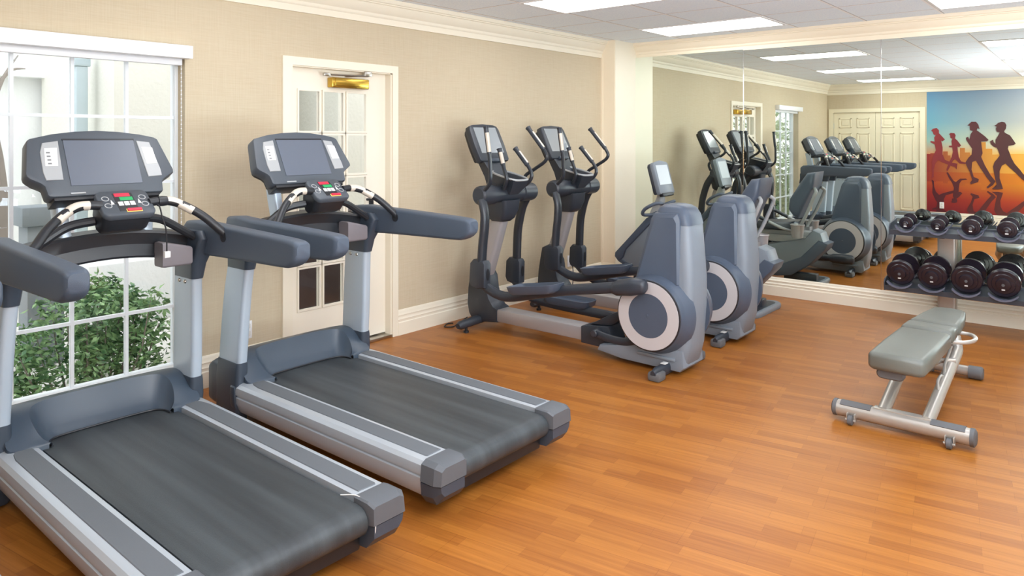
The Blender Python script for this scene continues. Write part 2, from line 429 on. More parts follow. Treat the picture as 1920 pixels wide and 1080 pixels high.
# ------------------------------------------------------------------ window and blind
win = struct(thing('window_1', 'white gridded window', 'window', (0, 0, 0))); del win['category']; del win['label']
WY = 4.49
b = MB()
b.box(W0, W0+.03, WY-.01, WY+.05, WZ0, WZ1).box(W1-.02, W1, WY-.01, WY+.05, WZ0, WZ1).box(W0, W1, WY-.01, WY+.05, WZ0, WZ0+.03).box(W0, W1, WY-.01, WY+.05, WZ1-.05, WZ1)
b.obj('window_frame', 'winframe', win)
b = MB()
for x in (1.224, 1.515, 1.805): b.box(x-.009, x+.009, WY+.005, WY+.03, WZ0, WZ1)
for z in (.518, .91, 1.29, 1.681): b.box(W0, W1, WY+.006, WY+.029, z-.009, z+.009)
b.obj('window_grid', 'winframe', win)
MB().box(W0+.01, W1-.01, WY+.016, WY+.02, WZ0+.01, WZ1-.01).obj('window_glass', 'glass', win)
MB().box(W0, W1, YL-.012, WY, WZ0-.02, WZ0+.004, .003).obj('window_sill', 'trim', win)
bl = thing('blind_cassette', 'long white blind cassette mounted along the top of the window', 'blind', (0, 0, 0))
MB().box(W0-.03, 2.116, YL-.075, YL+.0, 2.037, 2.115, .004).obj('cassette', 'white', bl)
MB().box(W0, 2.09, YL+.01, YL+.05, 2.0, 2.04, .004).obj('bottom_rail', 'white', bl)
b = MB()
for k in range(60): b.ball((2.087, YL+.02, 2.03-k*.026), .004)
b.tube([(2.087, YL+.02, 2.04), (2.087, YL+.02, .48)], .0015, 6)
b.obj('bead_chain', 'white', bl)

# ------------------------------------------------------------------ glazed door
dr = struct(thing('door_1', 'x', 'door')); del dr['category']; del dr['label']
b = MB()
b.box(2.764, D0+.01, YL-.02, YL, 0, 2.062).box(D1-.01, 3.79, YL-.02, YL, 0, 2.062).box(2.764, 3.79, YL-.02, YL, 2.062, 2.12)
b.box(D0, D0+.008, YL-.01, 4.55, 0, DZ).box(D1-.022, D1, YL-.005, 4.45, 0, DZ).box(D0, D1, YL-.005, 4.45, DZ-.014, DZ)
b.obj('door_casing', 'trim', dr)
PX = [(2.94, 3.11), (3.15, 3.32), (3.36, 3.53)]
PZ = [(1.893-.3165*k-.285, 1.893-.3165*k) for k in range(5)]
b = MB(); L0, L1, DY0, DY1 = 2.838, 3.723, 4.45, 4.49
b.box(L0, 2.925, DY0, DY1, .032, 2.054).box(3.545, L1, DY0, DY1, .032, 2.054)
b.box(2.925, 3.545, DY0, DY1, .032, .325).box(2.925, 3.545, DY0, DY1, 1.905, 2.054)
for x in ((3.11, 3.15), (3.32, 3.36)): b.box(x[0], x[1], DY0+.008, DY1-.008, .325, 1.905)
for k in range(4): b.box(2.925, 3.545, DY0+.008, DY1-.008, PZ[k+1][1], PZ[k][0])
for x0, x1 in PX:
    for z0, z1 in PZ:
        for (a0, a1, c0, c1) in ((x0-.014, x0, z0-.014, z1+.014), (x1, x1+.014, z0-.014, z1+.014), (x0, x1, z0-.014, z0), (x0, x1, z1, z1+.014)):
            b.box(a0, a1, DY0-.006, DY0+.012, c0, c1)
b.obj('door_leaf', 'door', dr)
MB().box(2.93, 3.54, 4.468, 4.472, .33, 1.9).obj('door_glass', 'glass', dr)
h = MB().box(3.56, 3.6, 4.438, 4.45, 1.04, 1.13, .003).tube([(3.58, 4.45, 1.09), (3.58, 4.4, 1.09), (3.5, 4.395, 1.09)], .01, 8).obj('door_handle', 'tm_black', dr)
MB().box(D0, D1, 4.375, 4.54, 0, .022, .004).obj('threshold', 'steel', dr)
cl = MB().box(3.178, 3.515, 4.385, 4.45, 1.925, 2.0, .008).obj('door_closer', 'brass', dr)
MB().box(3.20, 3.505, 4.378, 4.388, 1.938, 1.992, .003).obj('closer_cover', 'brass', cl)
MB().tube([(3.3, 4.40, 2.012), (3.505, 4.378, 2.032)], .007, 8).tube([(3.12, 4.385, 2.014), (3.5, 4.378, 2.024)], .006, 8).box(3.46, 3.53, 4.37, 4.4, 2.022, 2.058, .004).box(3.1, 3.155, 4.372, 4.4, 2.003, 2.026, .005).obj('closer_arm', 'steel', cl)

# ------------------------------------------------------------------ closet double doors on the back wall
cd = struct(thing('door_2', 'x', 'door')); del cd['category']; del cd['label']
b = MB()
b.box(XB, XB+.02, CY0-.085, CY0, 0, CZ).box(XB, XB+.02, CY1, CY1+.085, 0, CZ).box(XB, XB+.02, CY0-.085, CY1+.085, CZ, CZ+.075)
b.obj('door_casing', 'closet', cd)
mid = (CY0+CY1)/2
for y0, y1, s in ((CY0+.004, mid-.002, 1), (mid+.002, CY1-.004, -1)):
    b = MB().box(XB-.05, XB-.012, y0, y1, .01, CZ-.004)
    wid = y1-y0; pw = (wid-.3)/2
    for (z0, z1) in ((1.76, 1.95), (.99, 1.66), (.2, .89)):
        for q in (0, 1):
            a0 = y0+.1+q*(pw+.1); a1 = a0+pw
            for (c0, c1, e0, e1) in ((a0, a0+.02, z0, z1), (a1-.02, a1, z0, z1), (a0, a1, z0, z0+.02), (a0, a1, z1-.02, z1)):
                b.box(XB-.013, XB-.001, c0, c1, e0, e1, .003, 1)
            b.box(XB-.013, XB-.004, a0+.05, a1-.05, z0+.05, z1-.05, .003, 1)
    lf = b.obj('door_leaf', 'closet', cd)
    hb = MB(); hy = y0 if s == 1 else y1
    for z in (.3, 1.05, 1.8): hb.tube([(XB-.004, hy, z-.05), (XB-.004, hy, z+.05)], .008, 8)
    hb.obj('door_hinge', 'steel', lf)
struct(MB().box(XB-.14, XB-.06, CY0-.1, CY1+.1, 0, CZ+.1).obj('wall_closet', 'wall'))

# ------------------------------------------------------------------ mural
mu = thing('running_mural', 'sunset wall mural of four running silhouettes over a skyline, beside the closet doors', 'mural')
MB().box(XB+.001, XB+.004, -1.2, 2.63, .197, 2.412).obj('printed_sheet', 'mural', mu)
RA=[(2.557,1.695),(2.528,1.731),(2.469,1.744),(2.433,1.703),(2.433,1.648),(2.409,1.621),(2.338,1.534),(2.374,1.498),(2.397,1.512),(2.374,1.39),(2.374,1.254),(2.338,1.159),(2.221,1.108),(2.14,1.096),(2.152,.988),(2.175,1.028),(2.268,1.066),(2.386,1.118),(2.445,1.157),(2.493,1.088),(2.516,.978),(2.516,.841),(2.552,.813),(2.54,.95),(2.552,1.114),(2.516,1.252),(2.481,1.334),(2.5,1.443),(2.572,1.484),(2.564,1.506),(2.5,1.493),(2.509,1.566),(2.485,1.616),(2.516,1.621),(2.533,1.676)]
RB=[(2.275,1.629),(2.245,1.653),(2.187,1.647),(2.168,1.607),(2.18,1.553),(2.14,1.513),(2.083,1.424),(2.117,1.392),(2.14,1.405),(2.133,1.311),(2.117,1.204),(2.083,1.137),(1.991,1.113),(2.014,1.091),(2.106,1.097),(2.175,1.176),(2.21,1.148),(2.245,1.067),(2.292,.957),(2.315,.97),(2.28,1.093),(2.233,1.202),(2.21,1.31),(2.221,1.391),(2.268,1.391),(2.273,1.418),(2.226,1.423),(2.233,1.499),(2.221,1.547),(2.249,1.558),(2.256,1.62)]
RC=[(1.987,1.785),(1.953,1.819),(1.923,1.851),(1.856,1.85),(1.822,1.804),(1.8,1.717),(1.829,1.738),(1.844,1.699),(1.811,1.672),(1.722,1.592),(1.666,1.527),(1.688,1.5),(1.777,1.495),(1.771,1.421),(1.755,1.289),(1.777,1.223),(1.722,1.079),(1.633,.897),(1.563,.795),(1.6,.728),(1.677,.665),(1.695,.685),(1.633,.766),(1.699,.869),(1.788,1.024),(1.856,1.155),(1.912,1.128),(1.923,.994),(1.889,.862),(1.811,.825),(1.822,.772),(1.935,.728),(1.946,.754),(1.912,.809),(1.946,.94),(2.003,1.072),(2.014,1.125),(1.969,1.206),(1.923,1.26),(1.912,1.367),(1.969,1.46),(2.003,1.526),(2.009,1.566),(1.973,1.58),(1.957,1.526),(1.935,1.633),(1.901,1.686),(1.946,1.699),(1.95,1.779)]
RD=[(1.578,1.775),(1.546,1.801),(1.524,1.827),(1.47,1.844),(1.426,1.833),(1.403,1.786),(1.411,1.722),(1.437,1.678),(1.426,1.652),(1.351,1.605),(1.298,1.514),(1.27,1.463),(1.298,1.437),(1.373,1.423),(1.383,1.372),(1.351,1.281),(1.334,1.217),(1.287,1.115),(1.203,1.001),(1.148,.913),(1.067,.826),(1.025,.751),(1.046,.733),(1.14,.811),(1.182,.848),(1.266,.948),(1.351,1.036),(1.416,1.112),(1.47,1.072),(1.502,.98),(1.502,.849),(1.47,.733),(1.455,.669),(1.524,.653),(1.622,.656),(1.589,.689),(1.546,.743),(1.568,.847),(1.589,.977),(1.6,1.055),(1.578,1.134),(1.524,1.214),(1.502,1.253),(1.524,1.344),(1.546,1.388),(1.589,1.404),(1.633,1.453),(1.644,1.5),(1.6,1.532),(1.589,1.487),(1.563,1.454),(1.563,1.527),(1.524,1.605),(1.502,1.657),(1.546,1.67),(1.557,1.723),(1.546,1.762)]
SK=[(2.63,.934),(2.63,1.264),(2.572,1.265),(2.572,1.278),(2.481,1.28),(2.481,1.252),(2.367,1.254),(2.367,1.314),(2.292,1.315),(2.292,1.242),(2.249,1.242),(2.249,1.202),(2.101,1.204),(2.101,1.378),(2.025,1.379),(2.025,1.299),(1.946,1.3),(1.946,1.26),(1.777,1.262),(1.777,1.487),(1.708,1.487),(1.708,1.369),(1.611,1.37),(1.611,1.265),(1.245,1.283),(1.152,1.284),(.669,1.278),(.669,1.1),(.4,1.1),(.4,1.25),(-.1,1.25),(-.1,1.4),(-.4,1.4),(-.4,1.2),(-1.2,1.2),(-1.2,.95)]
m_sky = ramp_y('skyline_print', (150, 52, 54), (238, 176, 78), 2.63, 1.2)
m_skyr = ramp_y('skyline_reflection_print', (158, 60, 52), (222, 136, 50), 2.63, 1.2)
m_far = ramp_y('far_runner_print', (150, 62, 64), (118, 54, 58), 2.6, 2.0); m_near = ramp_y('near_runner_print', (98, 58, 62), (86, 58, 58), 2, 1.3)
m_refl = ramp_y('runner_reflection_print', (92, 44, 52), (104, 58, 56), 2.6, 1.3)
def flat(poly, x, name, m):
    MB().prism(poly, 'x', XB+.001, XB+x).obj(name, m, mu, 20)
flat(SK, .0055, 'skyline', m_sky)
flat([(y, max(.2, .93-(z-.95)*.55)) for y, z in SK], .005, 'skyline_reflection', m_skyr)
for P, m, wl in ((RA, m_far, .80), (RB, m_far, .945), (RC, m_near, .64), (RD, m_near, .63)):
    ix = len(mu.children)*.0003
    flat(P, .011+ix, 'runner_silhouette', m)
    Q = [(y+.04*(wl-z), wl-(z-wl)*.8) for y, z in P]
    # clip the upside-down reflection at the bottom of the sheet
    out = []
    for i in range(len(Q)):
        a, c = Q[i], Q[(i+1) % len(Q)]
        if a[1] >= .2: out.append(a)
        if (a[1] >= .2) != (c[1] >= .2):
            t = (.2-a[1])/(c[1]-a[1]); out.append((a[0]+t*(c[0]-a[0]), .2))
    if len(out) > 2: flat(out, .0065+ix, 'runner_reflection', m_refl)
def outlet(name, label, loc, ax, hw=.036):
    t = thing(name, label, 'outlet', loc)
    MB().box(-hw, hw, -.006, 0, -.058, .058, .003).obj('cover_plate', 'white', t)
    b = MB()
    for z in (-.024, .024): b.box(-.014, .014, -.0075, -.004, z-.015, z+.015, .003)
    b.obj('socket', 'paper', t)
    t.rotation_euler = (0, 0, ax); return t
o1 = outlet('wall_outlet', 'white wall outlet low on the mural under the small runners', (XB+.006, 2.387, .325), PI/2)
o2 = outlet('wall_outlet', 'white wall outlet above the baseboard behind the elliptical nearest the mirror', (6.12, YL, .285), 0)
for i, x in enumerate((2.405, 2.462, 2.519)):
    outlet('wall_outlet', ['white wall plate nearest the window, in the row of three behind the middle treadmill', 'middle white wall plate in the row of three behind the middle treadmill', 'white wall plate nearest the glazed door, in the row of three behind the middle treadmill'][i], (x, YL, .3), 0, .025)['group'] = 'wall plates behind the treadmill'

# ------------------------------------------------------------------ ceiling lights
def troffer(x0, y0, label):
    t = thing('ceiling_light', label, 'ceiling light', (x0, y0, ZC), 0, 'fluorescent ceiling lights')
    fr = MB()
    for a in ((0, .61, 0, .022), (0, .61, 1.198, 1.22), (0, .022, .022, 1.198), (.588, .61, .022, 1.198)): fr.box(a[0], a[1], a[2], a[3], -.008, 0)
    fr.obj('frame', 'tframe', t)
    MB().box(.022, .588, .022, 1.198, -.004, -.001).obj('diffuser', 'tube', t)
    return t
for x, y, lab in (
    (6.22, 2.41, 'lit ceiling panel light nearest the corner of mirror and left wall'),
    (4.39, 2.41, 'lit ceiling panel light above the nearer elliptical, cut by the top of the picture'),
    (1.95, 2.41, 'lit ceiling panel light above the middle treadmill, seen in the mirror'),
    (-.49, 2.41, 'lit ceiling panel light nearest the closet doors, seen in the mirror'),
    (6.22, -.05, 'lit ceiling panel light above the dumbbell rack, cut by the picture corner'),
    (4.39, -.05, 'lit ceiling panel light above the bench, larger of two at the mirror edge'),
    (1.95, -.05, 'lit ceiling panel light at the mirror edge, smaller of two there'),
    (-.49, -.05, 'lit ceiling panel light in front of the mural')):
    troffer(x, y, lab)

# ------------------------------------------------------------------ treadmill
def make_treadmill(label):
    t = thing('treadmill', label, 'treadmill', (0, 0, 0), 0, 'treadmills in a row facing the window wall')
    # under-frame and belt
    MB().box(-.30, .30, .12, 1.7, .06, .2, .01).obj('deck_frame', 'tm_black', t)
    prof = [(1.66, .229), (1.2, .23), (.6, .23), (.125, .229)]
    for k in range(1, 9):
        a = PI/2+PI*k/9; prof.append((.117+.054*math.cos(a), .175+.054*math.sin(a)))
    prof += [(.14, .119), (.9, .119)]
    inner = [(y+(.004 if z < .2 and y < .14 else 0), z-.005 if z > .2 else z+.005) for y, z in prof]
    MB().prism(prof+inner[::-1], 'x', -.288, .288).obj('running_belt', 'belt', t, 40)
    for s in (-1, 1):
        xs = lambda x: s*x
        # side rail: rounded two-band extrusion
        p = [(.305, .10), (.305, .243), (.32, .246), (.415, .246), (.436, .24), (.449, .225), (.452, .2), (.45, .186), (.443, .181), (.443, .176), (.449, .172), (.446, .14), (.436, .108), (.425, .09), (.40, .085)]
        MB().prism([(s*a, z) for a, z in p], 'y', .135, 1.62, .003, 1).obj('side_rail', 'tm_silver', t, 25)
        q = [(.326, .168), (.404, .165), (.41, .175), (.41, 1.44), (.40, 1.50), (.38, 1.545), (.352, 1.565), (.326, 1.568)]
        MB().prism([(s*a, y) for a, y in q], 'z', .244, .2495, .002, 1).obj('foot_strip', 'tm_strip', t)
        # front pod beside the hood and the dark collar on the front of the rail
        MB().loft([sec_y(y, s*.392, z, w, h, .035) for y, z, w, h in ((1.74, .20, .075, .22), (1.86, .20, .085, .25), (1.91, .19, .08, .22), (1.93, .185, .055, .15))]).obj('front_pod', 'tm_dark', t, 45)
        MB().prism([(s*a, z) for a, z in [(.335, .09), (.335, .25), (.42, .252), (.445, .243), (.458, .225), (.46, .19), (.456, .13), (.44, .085)]], 'y', 1.592, 1.64, .008).obj('rail_collar', 'tm_dark', t, 30)
        # rear end cap, upper and lower shell
        up = MB().loft([[(s*x, y, z) for x, z in ((.292, .168), (.292, .244), (.30, .249), (.43, .249), (.455, .235), (.462, .168))] if y > .06 else
                        [(s*x, y, z) for x, z in ((.30, .168), (.30, .228), (.31, .236), (.42, .236), (.44, .224), (.446, .168))] for y in (.15, .075, .045)])
        e = up.obj('end_cap', 'tm_cap', t, 25)
        MB().loft([[(s*x, y, z) for x, z in q2] for y, q2 in (
            (.15, ((.295, .075), (.295, .163), (.46, .163), (.455, .11), (.43, .075))),
            (.085, ((.297, .08), (.297, .163), (.458, .163), (.452, .115), (.43, .08))),
            (.05, ((.305, .12), (.305, .163), (.442, .163), (.438, .14), (.42, .12))))]).obj('end_cap_skirt', 'tm_dark', e, 25)
    # motor hood: shoulders and top meet a concave recess along a crisp ridge around the belt
    half = [((-.252, 1.515, .246), (-.266, 1.512, .246), (-.252, 1.518, .234)), ((-.284, 1.548, .272), (-.40, 1.532, .252), (-.250, 1.548, .234)),
            ((-.302, 1.60, .322), (-.408, 1.60, .300), (-.243, 1.578, .234)), ((-.298, 1.652, .360), (-.408, 1.69, .355), (-.225, 1.602, .234)),
            ((-.262, 1.692, .378), (-.395, 1.79, .360), (-.19, 1.617, .234)), ((-.16, 1.708, .384), (-.25, 1.835, .352), (-.10, 1.622, .234)), ((0, 1.71, .385), (0, 1.84, .352), (0, 1.623, .234))]
    keys = half + [tuple((-p[0], p[1], p[2]) for p in q) for q in half[-2::-1]]
    def smooth(P, n=5):
        P = [Vector(p) for p in P]; out = []
        for i in range(len(P)-1):
            p0 = P[max(0, i-1)]; p1 = P[i]; p2 = P[i+1]; p3 = P[min(len(P)-1, i+2)]
            for k in range(n):
                u = k/n; out.append(.5*((2*p1)+(p2-p0)*u+(2*p0-5*p1+4*p2-p3)*u*u+(3*p1-p0-3*p2+p3)*u**3))
        return out+[P[-1]]
    Rg, Ou, Be = (smooth([q[k] for q in keys]) for k in range(3))
    rows = []
    for r, o, e in zip(Rg, Ou, Be):
        row = []
        for f in (0, .2, .4, .6, .8, 1):                      # belt edge up the concave wall to the ridge
            p = e.lerp(r, f); p.z = e.z+(r.z-e.z)*f**1.5; row.append(p)
        for f in (.03, .3, .65, 1):
            p = r.lerp(o, f); p.z += .006*math.sin(PI*f); row.append(p)
        fr = min(1, max(0, (o.y-1.69)/.13))
        row += [Vector((o.x, o.y+.05*fr, o.z-.05)), Vector((o.x, o.y+.075*fr, .20)), Vector((o.x, o.y+.08*fr, .085))]
        rows.append([tuple(p) for p in row])
    MB().loft(rows, caps=False, closed=False).obj('motor_hood', 'tm_hood', t, 38)
    MB().tube([(p.x, p.y-.002, p.z) for p in Be], .0045, 8).obj('recess_gap_shade', 'tm_black', t)  # black tube standing in for the dark gap between belt and recess
    MB().box(-.38, .38, 1.66, 1.9, .06, .2, .01).obj('motor_tray', 'tm_black', t)
    for s in (-1, 1):
        # boot at the foot of the upright, then the blade
        MB().loft([sec_z(z, s*xc, yc, w, d, .022) for z, xc, yc, w, d in ((.012, .415, 1.70, .06, .20), (.03, .415, 1.70, .076, .22), (.16, .41, 1.695, .078, .226), (.26, .418, 1.688, .072, .226), (.33, .416, 1.684, .067, .224), (.352, .415, 1.683, .064, .220))]).obj('upright_boot', 'tm_dark', t, 45)
        bl_ = MB().loft([sec_z(z, s*xc, yc, w, d, .02) for z, xc, yc, w, d in ((.345, .414, 1.683, .058, .214), (.45, .412, 1.674, .059, .214), (.6, .408, 1.662, .059, .212), (.75, .402, 1.648, .059, .206), (.85, .396, 1.634, .058, .20), (.95, .39, 1.62, .056, .195))]).obj('upright_post', 'tm_post', t, 45)
        for y in (1.67, 1.61): MB().lathe([(.011, 0), (.009, -s*.006), (.003, -s*.009)], 'x', (s*.3685, y, .835), 10).obj('bolt', 'steel', bl_)
        # bracket that joins post, cross beam and arm
        MB().loft([sec_z(z, s*xc, yc, w, d, .025) for z, xc, yc, w, d in ((.855, .396, 1.628, .064, .208), (.93, .396, 1.612, .078, .212), (1.0, .402, 1.59, .09, .25), (1.06, .40, 1.56, .08, .25), (1.1, .385, 1.57, .06, .2))]).obj('post_bracket', 'tm_dark', t, 45)
        # padded arm rest running back towards the user
        A = [(1.70, .42, 1.06, .05, .09), (1.66, .428, 1.06, .07, .15), (1.55, .433, 1.057, .08, .172), (1.40, .437, 1.057, .082, .158), (1.2, .437, 1.057, .082, .148), (1.0, .437, 1.056, .082, .138), (.84, .437, 1.055, .082, .130), (.765, .437, 1.055, .082, .124), (.735, .437, 1.059, .082, .112), (.71, .437, 1.064, .081, .096), (.692, .437, 1.069, .076, .076), (.683, .437, 1.072, .064, .058)]
        MB().loft([sec_y(y, s*xc, zc, w, h, .019, 4) for y, xc, zc, w, h in A]).obj('arm_rest', 'tm_vinyl', t, 40)
        # heart-rate handlebar with silver sleeve
        hb = [(s*.10, 1.40, 1.262), (s*.17, 1.40, 1.266), (s*.24, 1.38, 1.245), (s*.32, 1.34, 1.19), (s*.38, 1.30, 1.125), (s*.425, 1.28, 1.075)]
        h = MB().tube(hb, .0195, 12, 6).obj('handlebar', 'tm_black', t)
        MB().tube([(s*.15, 1.40, 1.2655), (s*.185, 1.398, 1.2655), (s*.215, 1.39, 1.258), (s*.25, 1.376, 1.238), (s*.285, 1.355, 1.213)], .0203, 12, 5).obj('pulse_sensor', 'grip', h)
        MB().lathe([(.026, -.012), (.026, .004), (.02, .01)], 'x', (s*.405, 1.285, 1.085), 16).obj('handlebar_collar', 'tm_black', h)
        # second lower bar behind
        MB().tube([(s*.10, 1.47, 1.19), (s*.2, 1.5, 1.17), (s*.3, 1.5, 1.11), (s*.36, 1.5, 1.07)], .02, 10, 4).obj('support_bar', 'tm_black', t)
    # black arched cross beam
    secs = []
    for k in range(-10, 11):
        x = .039*k; q = 1-(k/10)**2
        zb = .935+.06*q; zt = 1.075+.05*q
        secs.append([(x, 1.62, zb), (x, 1.562, zb+.002), (x, 1.555, zb+.012), (x, 1.572, (zb+zt)/2), (x, 1.56, zt-.012), (x, 1.572, zt), (x, 1.64, zt+.008), (x, 1.66, zb+.02)])
    MB().loft(secs).obj('cross_beam', 'tm_black', t, 30)
    MB().loft([sec_x(x, 1.515, z, .09, h, .012) for x, z, h in ((.195, 1.0, .115), (.21, 1.0, .12), (.33, .985, .09), (.338, .985, .08))]).obj('cup_holder', 'pinkgrey', t, 40)
    # neck up to the console
    for s in (-1, 1):
        MB().loft([sec_z(z, s*x, y, .05, .09, .015) for z, x, y in ((1.06, .17, 1.62), (1.2, .185, 1.64), (1.32, .19, 1.66))]).obj('console_neck', 'tm_post', t, 45)
    # console: tilted shell. local u = across, v = up the tilted face
    def cons(poly, d0, d1, bev=.0, seg=2):
        b = MB().prism(poly, 'y', d0, d1, bev, seg)
        ang = -math.atan2(.17, .32)
        return b.xform(Matrix.Translation((-.015, 1.605, 1.44)) @ Matrix.Rotation(ang, 4, 'X') @ Matrix.Translation((0, 0, -1.44)))
    O = [(-.292, 1.572), (-.2, 1.596), (-.1, 1.61), (0, 1.615), (.1, 1.61), (.2, 1.596), (.268, 1.58), (.285, 1.568), (.33, 1.40), (.328, 1.385), (.275, 1.352), (.262, 1.34), (.256, 1.285), (.25, 1.268), (.235, 1.262), (-.235, 1.262), (-.252, 1.268), (-.26, 1.285), (-.266, 1.335), (-.28, 1.35), (-.318, 1.372), (-.33, 1.386), (-.332, 1.40), (-.308, 1.55), (-.303, 1.562)]
    O = [(x*.955, 1.30+(z-1.30)*1.0 if z > 1.3 else 1.30+(z-1.30)*.45) for x, z in O]
    cb = cons(O, 0, .075, .012).obj('console', 'tm_face', t, 40)
    cons([(x*.93, 1.44+(z-1.44)*.93) for x, z in O], .07, .115, .02).obj('console_back', 'tm_black', cb, 40)
    cons([(-.152, 1.332), (.152, 1.332), (.152, 1.562), (-.152, 1.562)], -.003, .01).obj('screen', 'screen', cb)
    cons([(-.155, 1.558), (.155, 1.558), (.155, 1.566), (-.155, 1.566)], -.0035, .01).obj('screen_edge', 'tm_black', cb)
    for s in (-1, 1):
        kp = cons([(s*.165, 1.556), (s*.225, 1.548), (s*.25, 1.40), (s*.25, 1.366), (s*.185, 1.362)] if s > 0 else [(s*.172, 1.556), (s*.236, 1.545), (s*.25, 1.50), (s*.252, 1.40), (s*.245, 1.362), (s*.178, 1.362)], -.004, .006, .002, 1).obj('key_panel', 'plate', cb)
        st = cons([(s*.182, 1.52), (s*.232, 1.517), (s*.24, 1.43), (s*.19, 1.43)], -.0052, 0).obj('instruction_sticker', 'paper', kp)
        for k in range(4):
            if s < 0: cons([(-.228, 1.492-k*.018), (-.213, 1.492-k*.018), (-.213, 1.499-k*.018), (-.228, 1.499-k*.018)], -.006, 0).obj('sticker_pictogram', 'ink', st)
    cons([(-.16, 1.291), (-.1, 1.291), (-.1, 1.298), (-.16, 1.298)], -.004, .01).obj('memory_slot', 'plate', cb)
    cons([(-.225, 1.268), (.225, 1.268), (.225, 1.30), (-.225, 1.30)], .012, .11, .01).obj('console_lip', 'tm_black', cb)
    # control pad in the middle of the handlebar
    MB().loft([sec_z(z, 0, y, w, d, .03) for z, y, w, d in ((1.135, 1.455, .17, .07), (1.15, 1.445, .19, .11), (1.19, 1.435, .205, .14), (1.215, 1.43, .215, .15), (1.27, 1.45, .205, .11))]).obj('pad_housing', 'tm_black', t, 50)
    R = Matrix.Translation((0, 1.405, 1.262)) @ Matrix.Rotation(math.radians(37), 4, 'X')
    pb = MB().loft([sec_z(z, 0, 0, .222*k, .165*k, .03) for z, k in ((-.02, .97), (-.012, 1), (.006, 1), (.011, .96))]).xform(R).obj('control_pad', 'tm_face', t, 50)
    def key(x0, x1, y0, y1, m, name, h=.0135): MB().box(x0, x1, y0, y1, .010, h, .001, 1).xform(R).obj(name, m, pb)
    key(-.042, .042, -.058, .062, 'tm_black', 'key_field', .0118)
    key(-.036, .030, .038, .06, 'red', 'stop_key'); key(-.02, .036, .012, .034, 'green', 'start_key')
    for k in range(3): key(-.034+k*.025, -.013+k*.025, -.022, .004, 'paper', 'preset_key')
    key(-.014, .052, -.066, -.046, 'yellow', 'clip_rim'); key(-.011, .049, -.063, -.049, 'red', 'safety_clip', .02)
    for s in (-1, 1):
        for y in (.028, -.018): MB().lathe([(.016, .0105), (.016, .0125), (.012, .0125), (.012, .0105)], 'z', (s*.078, y, 0), 18).xform(R).obj('arrow_key', 'plate', pb)
        MB().prism([(s*.05, -.01), (s*.058, .02), (s*.064, -.012)], 'z', .0105, .0125).xform(R).obj('direction_icon', 'paper', pb)
    return t

tm1 = make_treadmill('dark grey treadmill nearest the camera, under the window, safety cord dangling')
tm1.location = (1.36, 2.0, 0)
tm2 = dup(tm1, (2.465, 2.03, 0), 'middle treadmill, standing in front of the glazed door', math.radians(.4))
tm3 = dup(tm1, (.235, 2.0, 0), 'treadmill by the closet doors, seen only in the mirror as the farthest console')
# the first treadmill's dangling safety cord
MB().tube([(.125, 1.40, 1.27), (.14, 1.38, 1.24), (.15, 1.375, 1.19), (.165, 1.37, 1.13), (.168, 1.37, 1.03)], .0035, 8, 5).obj('safety_cord', 'tm_black', tm1)
MB().box(.155, .182, 1.36, 1.38, 1.005, 1.035, .003).obj('cord_plug', 'paper', tm1)
MB().lathe([(.023, -.02), (.024, 0), (.022, .02)], 'x', (.16, 1.40, 1.265), 14).obj('cord_wrap', 'tm_black', tm1)
MB().tube([(.27, .2, .245), (.3, .14, .25), (.305, .08, .225), (.31, .05, .18), (.31, .055, .12)], .002, 6, 5).obj('loose_string', 'paper', tm1)

